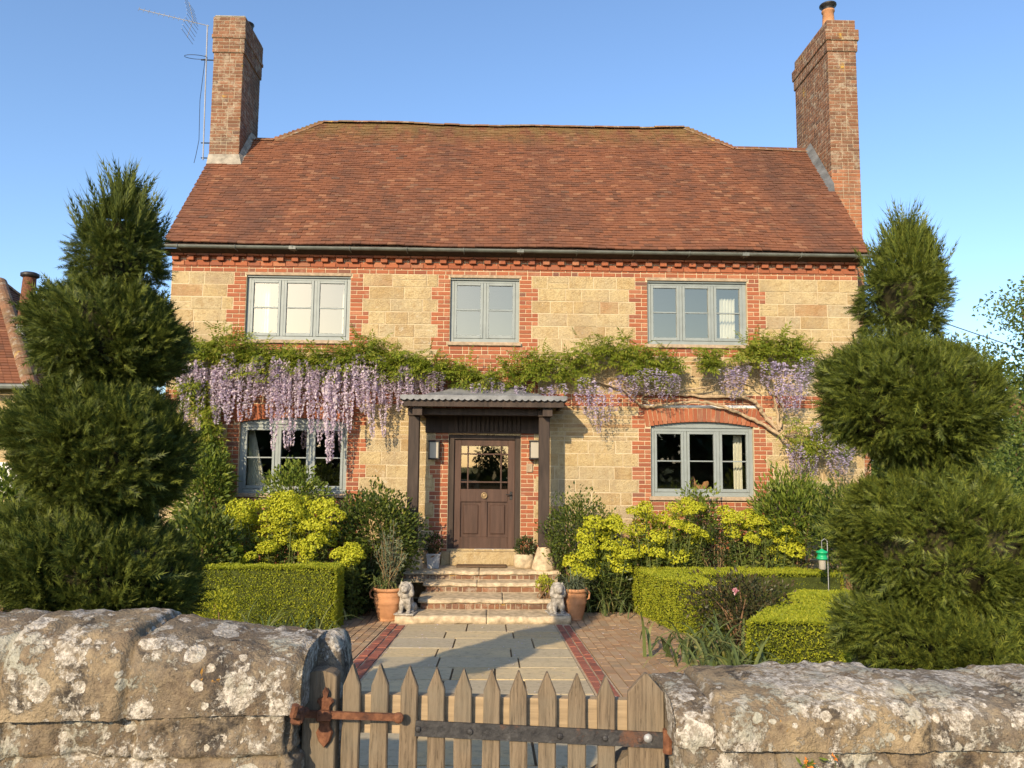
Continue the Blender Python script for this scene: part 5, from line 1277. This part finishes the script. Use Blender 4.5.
e0 = P(324, 717, GY-.06); g = MB(); yv = GY-.045
pf = [(0,.085),(.010,.07),(.007,.055),(.022,.05),(.026,.04),(.016,.03),(.016,-.03),(.026,-.05),(.018,-.075),(0,-.095),(-.018,-.075),(-.026,-.05),(-.016,-.03),(-.016,.03),(-.026,.04),(-.022,.05),(-.007,.055),(-.010,.07)]
n = len(pf); g.add([(e0.x+a, yv, e0.z+b_) for a, b_ in pf]+[(e0.x+a*.8, yv-.007, e0.z+b_*.95) for a, b_ in pf], [tuple(range(n-1, -1, -1)), tuple(range(n, 2*n))]+[(i, (i+1) % n, n+(i+1) % n, n+i) for i in range(n)])
g.bbox(e0.x-.022, e0.x+.022, yv-.03, yv-.006, e0.z-.012, e0.z+.02, .005); g.build('latch_plate', M['rust'], post)
a0, a1 = P(303, 713, GY-.06), P(398, 719, GY-.06); g = MB(); g.bar((a0.x, yv-.022, a0.z), (a1.x, yv+.0, a1.z), .012, .020); g.ball((a1.x, yv-.004, a1.z), (.017,.01,.017), 10, 6); o = g.build('latch_bar', M['rust'], gate)
a = P(298, 712, WF-.02); g = MB(); g.tube([(a.x+.012, WF+.03, a.z-.012), (a.x, WF-.03, a.z-.01), (a.x-.006, WF-.05, a.z-.0), (a.x+.002, WF-.055, a.z+.03)], .011, 7); g.bbox(a.x-.02, a.x+.014, WF-.03, WF+.01, a.z-.035, a.z+.01, .006)
tag(g.build('wall_hook', M['rust']), 'rusty red iron hook fixed in the end of the left garden wall', 'hook')
# wallflowers at the foot of the right wall
q = at(815, 775, WF-.07); t = thing('wallflower', 'little clump of orange wildflowers growing against the right garden wall', 'plant', (q[0], WF-.07, .68))
tips = [q+np.array([RNG.normal()*.06, RNG.normal()*.015, RNG.uniform(-.06, .05)]) for _ in range(14)]
stems('stems', (q[0], WF-.06, .70), tips, .002, M['stem'], t); g = MB(); pp = np.array(tips); k = np.repeat(np.arange(14), 14); p = pp[k]+rdir(len(k))*np.array([.03,.01,.05]); p[:, 2] -= .05; g.inst(LV2, LF2, frames(unit(rdir(len(k))+np.array([0,0,.6])), s=.03), p); g.build('foliage', M['shrub_light'], t)
m = Mat('orange petals', .6); m.color((.65,.2,.03)); g = MB(); k = np.repeat(np.arange(0, 14, 2), 6); p = pp[k]+rdir(len(k))*.006; g.inst(LV, LF, frames(rdir(len(k)), s=.014), p); g.build('petals', m.m, t)

# ------------------------------------------------------------------ neighbours, trees and the wood across the lane
nb = thing('neighbour_cottage', 'sandstone cottage with hipped tile roof at the left edge of the picture', 'house', (-14, 6, 0))
cx1 = P(30, 384, 3).x; ez = P(20, 384, 3).z
g = MB(); g.box(-24, cx1-.35, 3.35, 9.2, -.1, ez-.05); nw = g.build('wall', M['neigh'] if 'neigh' in M else M['stone'], nb)
g = MB(); u = P(22, 470, 3.35); g.bbox(u.x-.5, u.x+.4, 3.30, 3.36, u.z-.5, u.z+.16, .01); g.build('window', M['white_paint'], nw)
rg = MB(); AP = (cx1-2.9, 6.27, ez+2.9*1.02); FC, BC, LA = (cx1, 3.0, ez), (cx1, 9.55, ez), (-24, 6.27, AP[2])
rg.add([(-24,3,ez-.02),(cx1,3,ez-.02),(cx1,9.55,ez-.02),(-24,9.55,ez-.02),tuple(AP),LA], [(0,1,4,5),(1,2,4),(2,3,5,4),(3,2,1,0)]); nr_ = rg.build('roof', M['porch_wood'], nb)
tg = MB()
def slope_tiles(A, B, C_, D):   # eave A->B, top D->C
    A, B, C_, D = map(np.array, (A, B, C_, D)); H = np.linalg.norm((D+C_)/2-(A+B)/2); n = int(H/.11); nn = unit(np.cross(B-A, D-A))
    for r_ in range(n):
        t0, t1 = r_/n, min(1, (r_+1.5)/n); a, b_, c, d = A+(D-A)*t0, B+(C_-B)*t0, B+(C_-B)*t1, A+(D-A)*t1; L = np.linalg.norm(b_-a); k = max(1, int(L/.17))
        for i in range(k):
            if np.max(np.abs(a+(b_-a)*i/k)) > 17.5: continue
            h = .03+random.uniform(0, .012); q = [a+(b_-a)*(i+.02)/k+nn*h, a+(b_-a)*(i+.98)/k+nn*h, d+(c-d)*(i+.98)/k+nn*.006, d+(c-d)*(i+.02)/k+nn*.006]; tg.add(q+[q[0]-nn*.02, q[1]-nn*.02], [(0,1,2,3),(4,5,1,0)])
AP, FC, BC, LA = map(np.array, (AP, FC, BC, LA))
slope_tiles((-17.4,3.,ez), FC, AP, (-17.4,6.27,AP[2])); slope_tiles(FC, BC, AP+np.array([0,.01,0]), AP)
tg.build('roof_tiles', M['roof'], nr_)
rt = MB(); sag = lambda x, y: 0; ridge_line(FC, AP, .13, .24); ridge_line(BC, AP, .1, .3); rt.build('hip_tiles', M['ridge'], nr_)
g = MB(); g.tube([(-20,2.93,ez-.06),(cx1+.03,2.93,ez-.06)], .06, 8); g.build('gutter', M['gutter'], nb)
g = MB(); f0, f1 = P(23, 345, 4.6), P(30, 276, 4.6); s_ = f0.lerp(f1, .3)
g.lathe([(.17,-.6),(.17,(s_-f0).z),(.15,(s_-f0).z+.02)], tuple(f0), 16); fl2 = g.build('flue', M['steel'], nb, True)
g = MB(); g.tube([s_, f1], [.17,.14], 14); g.lathe([(.22,-.02),(.22,.05),(.17,.06)], tuple(s_), 16); g.build('flue_shroud', M['rust'], fl2, True)
g = MB(); g.lathe([(.14,-.05),(.2,-.02),(.2,.05),(.14,.08),(0,.1)], tuple(f1), 16); g.build('flue_cap', M['iron'], fl2, True)

def leafy_tree(label, base, ht, cw, m, n=6500, ls=.2, group='trees beyond the house', z0=0, vis=.3):
    t = thing('leafy_tree', label, 'tree', (*base, z0), group); bx, by = base; c = np.array([bx, by, z0+ht*.56]); R = np.array([cw, cw, ht*.46])
    tr = MB(); tr.tube([(bx, by, z0-.1), (bx+.1, by, z0+ht*.25), (bx, by+.1, z0+ht*.55), (bx+.1, by, z0+ht*.8)], [.05*ht*.6, .04*ht*.6, .025*ht*.6, .01*ht], 9); cl = []
    for i in range(34):
        d = rdir(1)[0]; q = c+d*R*random.uniform(.45, .95); cl.append(q); s0 = np.array([bx, by, z0+ht*random.uniform(.25, .55)]); k = np.linspace(0, 1, 5)[:, None]; tr.tube(s0+(q-s0)*k+np.array([0,0,.3])*np.sin(k*math.pi), np.linspace(.012*ht*.6, .004*ht*.6, 5), 6, False)
    tr.build('trunk', M['bark'], t); g = MB(); cl = np.array(cl); k = RNG.integers(0, len(cl), n); p = cl[k]+rdir(n)*(cw*vis*RNG.random((n, 1))**.4)*np.array([1,1,.7]); g.inst(LV, LF, frames(unit(rdir(n)+np.array([0,0,.3])), s=ls*RNG.uniform(.6, 1.2, n)), p); g.build('crown', m, t); return t
leafy_tree('open crowned green tree rising beyond the right end of the house', (P(1012,400,14).x+1.15, 14), 8.8, 3.7, M['tree_leaf'], 17000, .19, vis=.45)
leafy_tree('darker bushy tree at the right edge behind the open crowned one', (P(1000,440,22).x+2.2, 22), 6.6, 4.2, M['tree_leaf'], 12000, .26, vis=.45)
leafy_tree('low bushy tree filling the gap right of the house corner', (P(930,470,9).x, 9), 3.6, 2.4, M['tree_leaf'], 8000, .16, vis=.45)
# the wood across the lane, seen mirrored in the ground floor windows
g = MB(); n = 9000; x = RNG.uniform(-45, 45, n); hgt = 5.2+2.2*vnoise(np.stack([x*.13, 0*x, 0*x], 1))+1.3*vnoise(np.stack([x*.5, 0*x+4, 0*x], 1)); z = hgt*RNG.random(n)**.8+.5
gap = (x > -4.2) & (x < 3.2); z = np.where(gap, .4+.7*RNG.random(n), z); p = np.stack([x, -52+RNG.normal(size=n)*2.5, z], 1); g.inst(LV*np.array([1.6,1,1]), LF, frames(rdir(n), s=1.1*RNG.uniform(.6, 1.3, n)), p)
n = 900; p = np.array([-.3,-50,2.6])+rdir(n)*(np.array([1.5,1.2,1.5])*RNG.random((n, 1))**.4); g.inst(LV, LF, frames(rdir(n), s=.34), p); g.tube([(-.3,-50,.5),(-.3,-50,3)], .1, 6)
tag(g.build('woodland', M['wood_leaf']), 'dark wood across the lane mirrored in the ground floor windows', 'woodland', kind='stuff')
# weeds along the edge of the paving
g = MB(); n = 2600; side = RNG.random(n) < .5; x = np.where(side, RNG.normal(-3.15, .16, n), RNG.normal(2.75, .2, n)+0.); y = RNG.uniform(-10, -1.2, n); p = np.stack([x, y, gz(y)+.0], 1); g.inst(LV2, LF2, frames(unit(rdir(n)*.7+np.array([0,0,.9])), s=RNG.uniform(.05, .13, n)), p)
tag(g.build('ground_cover', M['shrub']), 'low weeds and ground cover along the edges of the paving', 'ground cover', kind='stuff')

g = MB(); n = 420; x = RNG.uniform(-3, 2.6, n); y = -2.3-RNG.random(n)**1.3*6; p = np.stack([x, y, gz(y)+.024], 1); g.inst(LV, LF, frames_flat(rdir(n)*np.array([1,1,.1]), np.array([0,0,1.])+rdir(n)*.2, RNG.uniform(.012, .032, n)), p)
tag(g.build('fallen_petals', M['wist']), 'pale petals scattered over the paving', 'petals', kind='stuff')
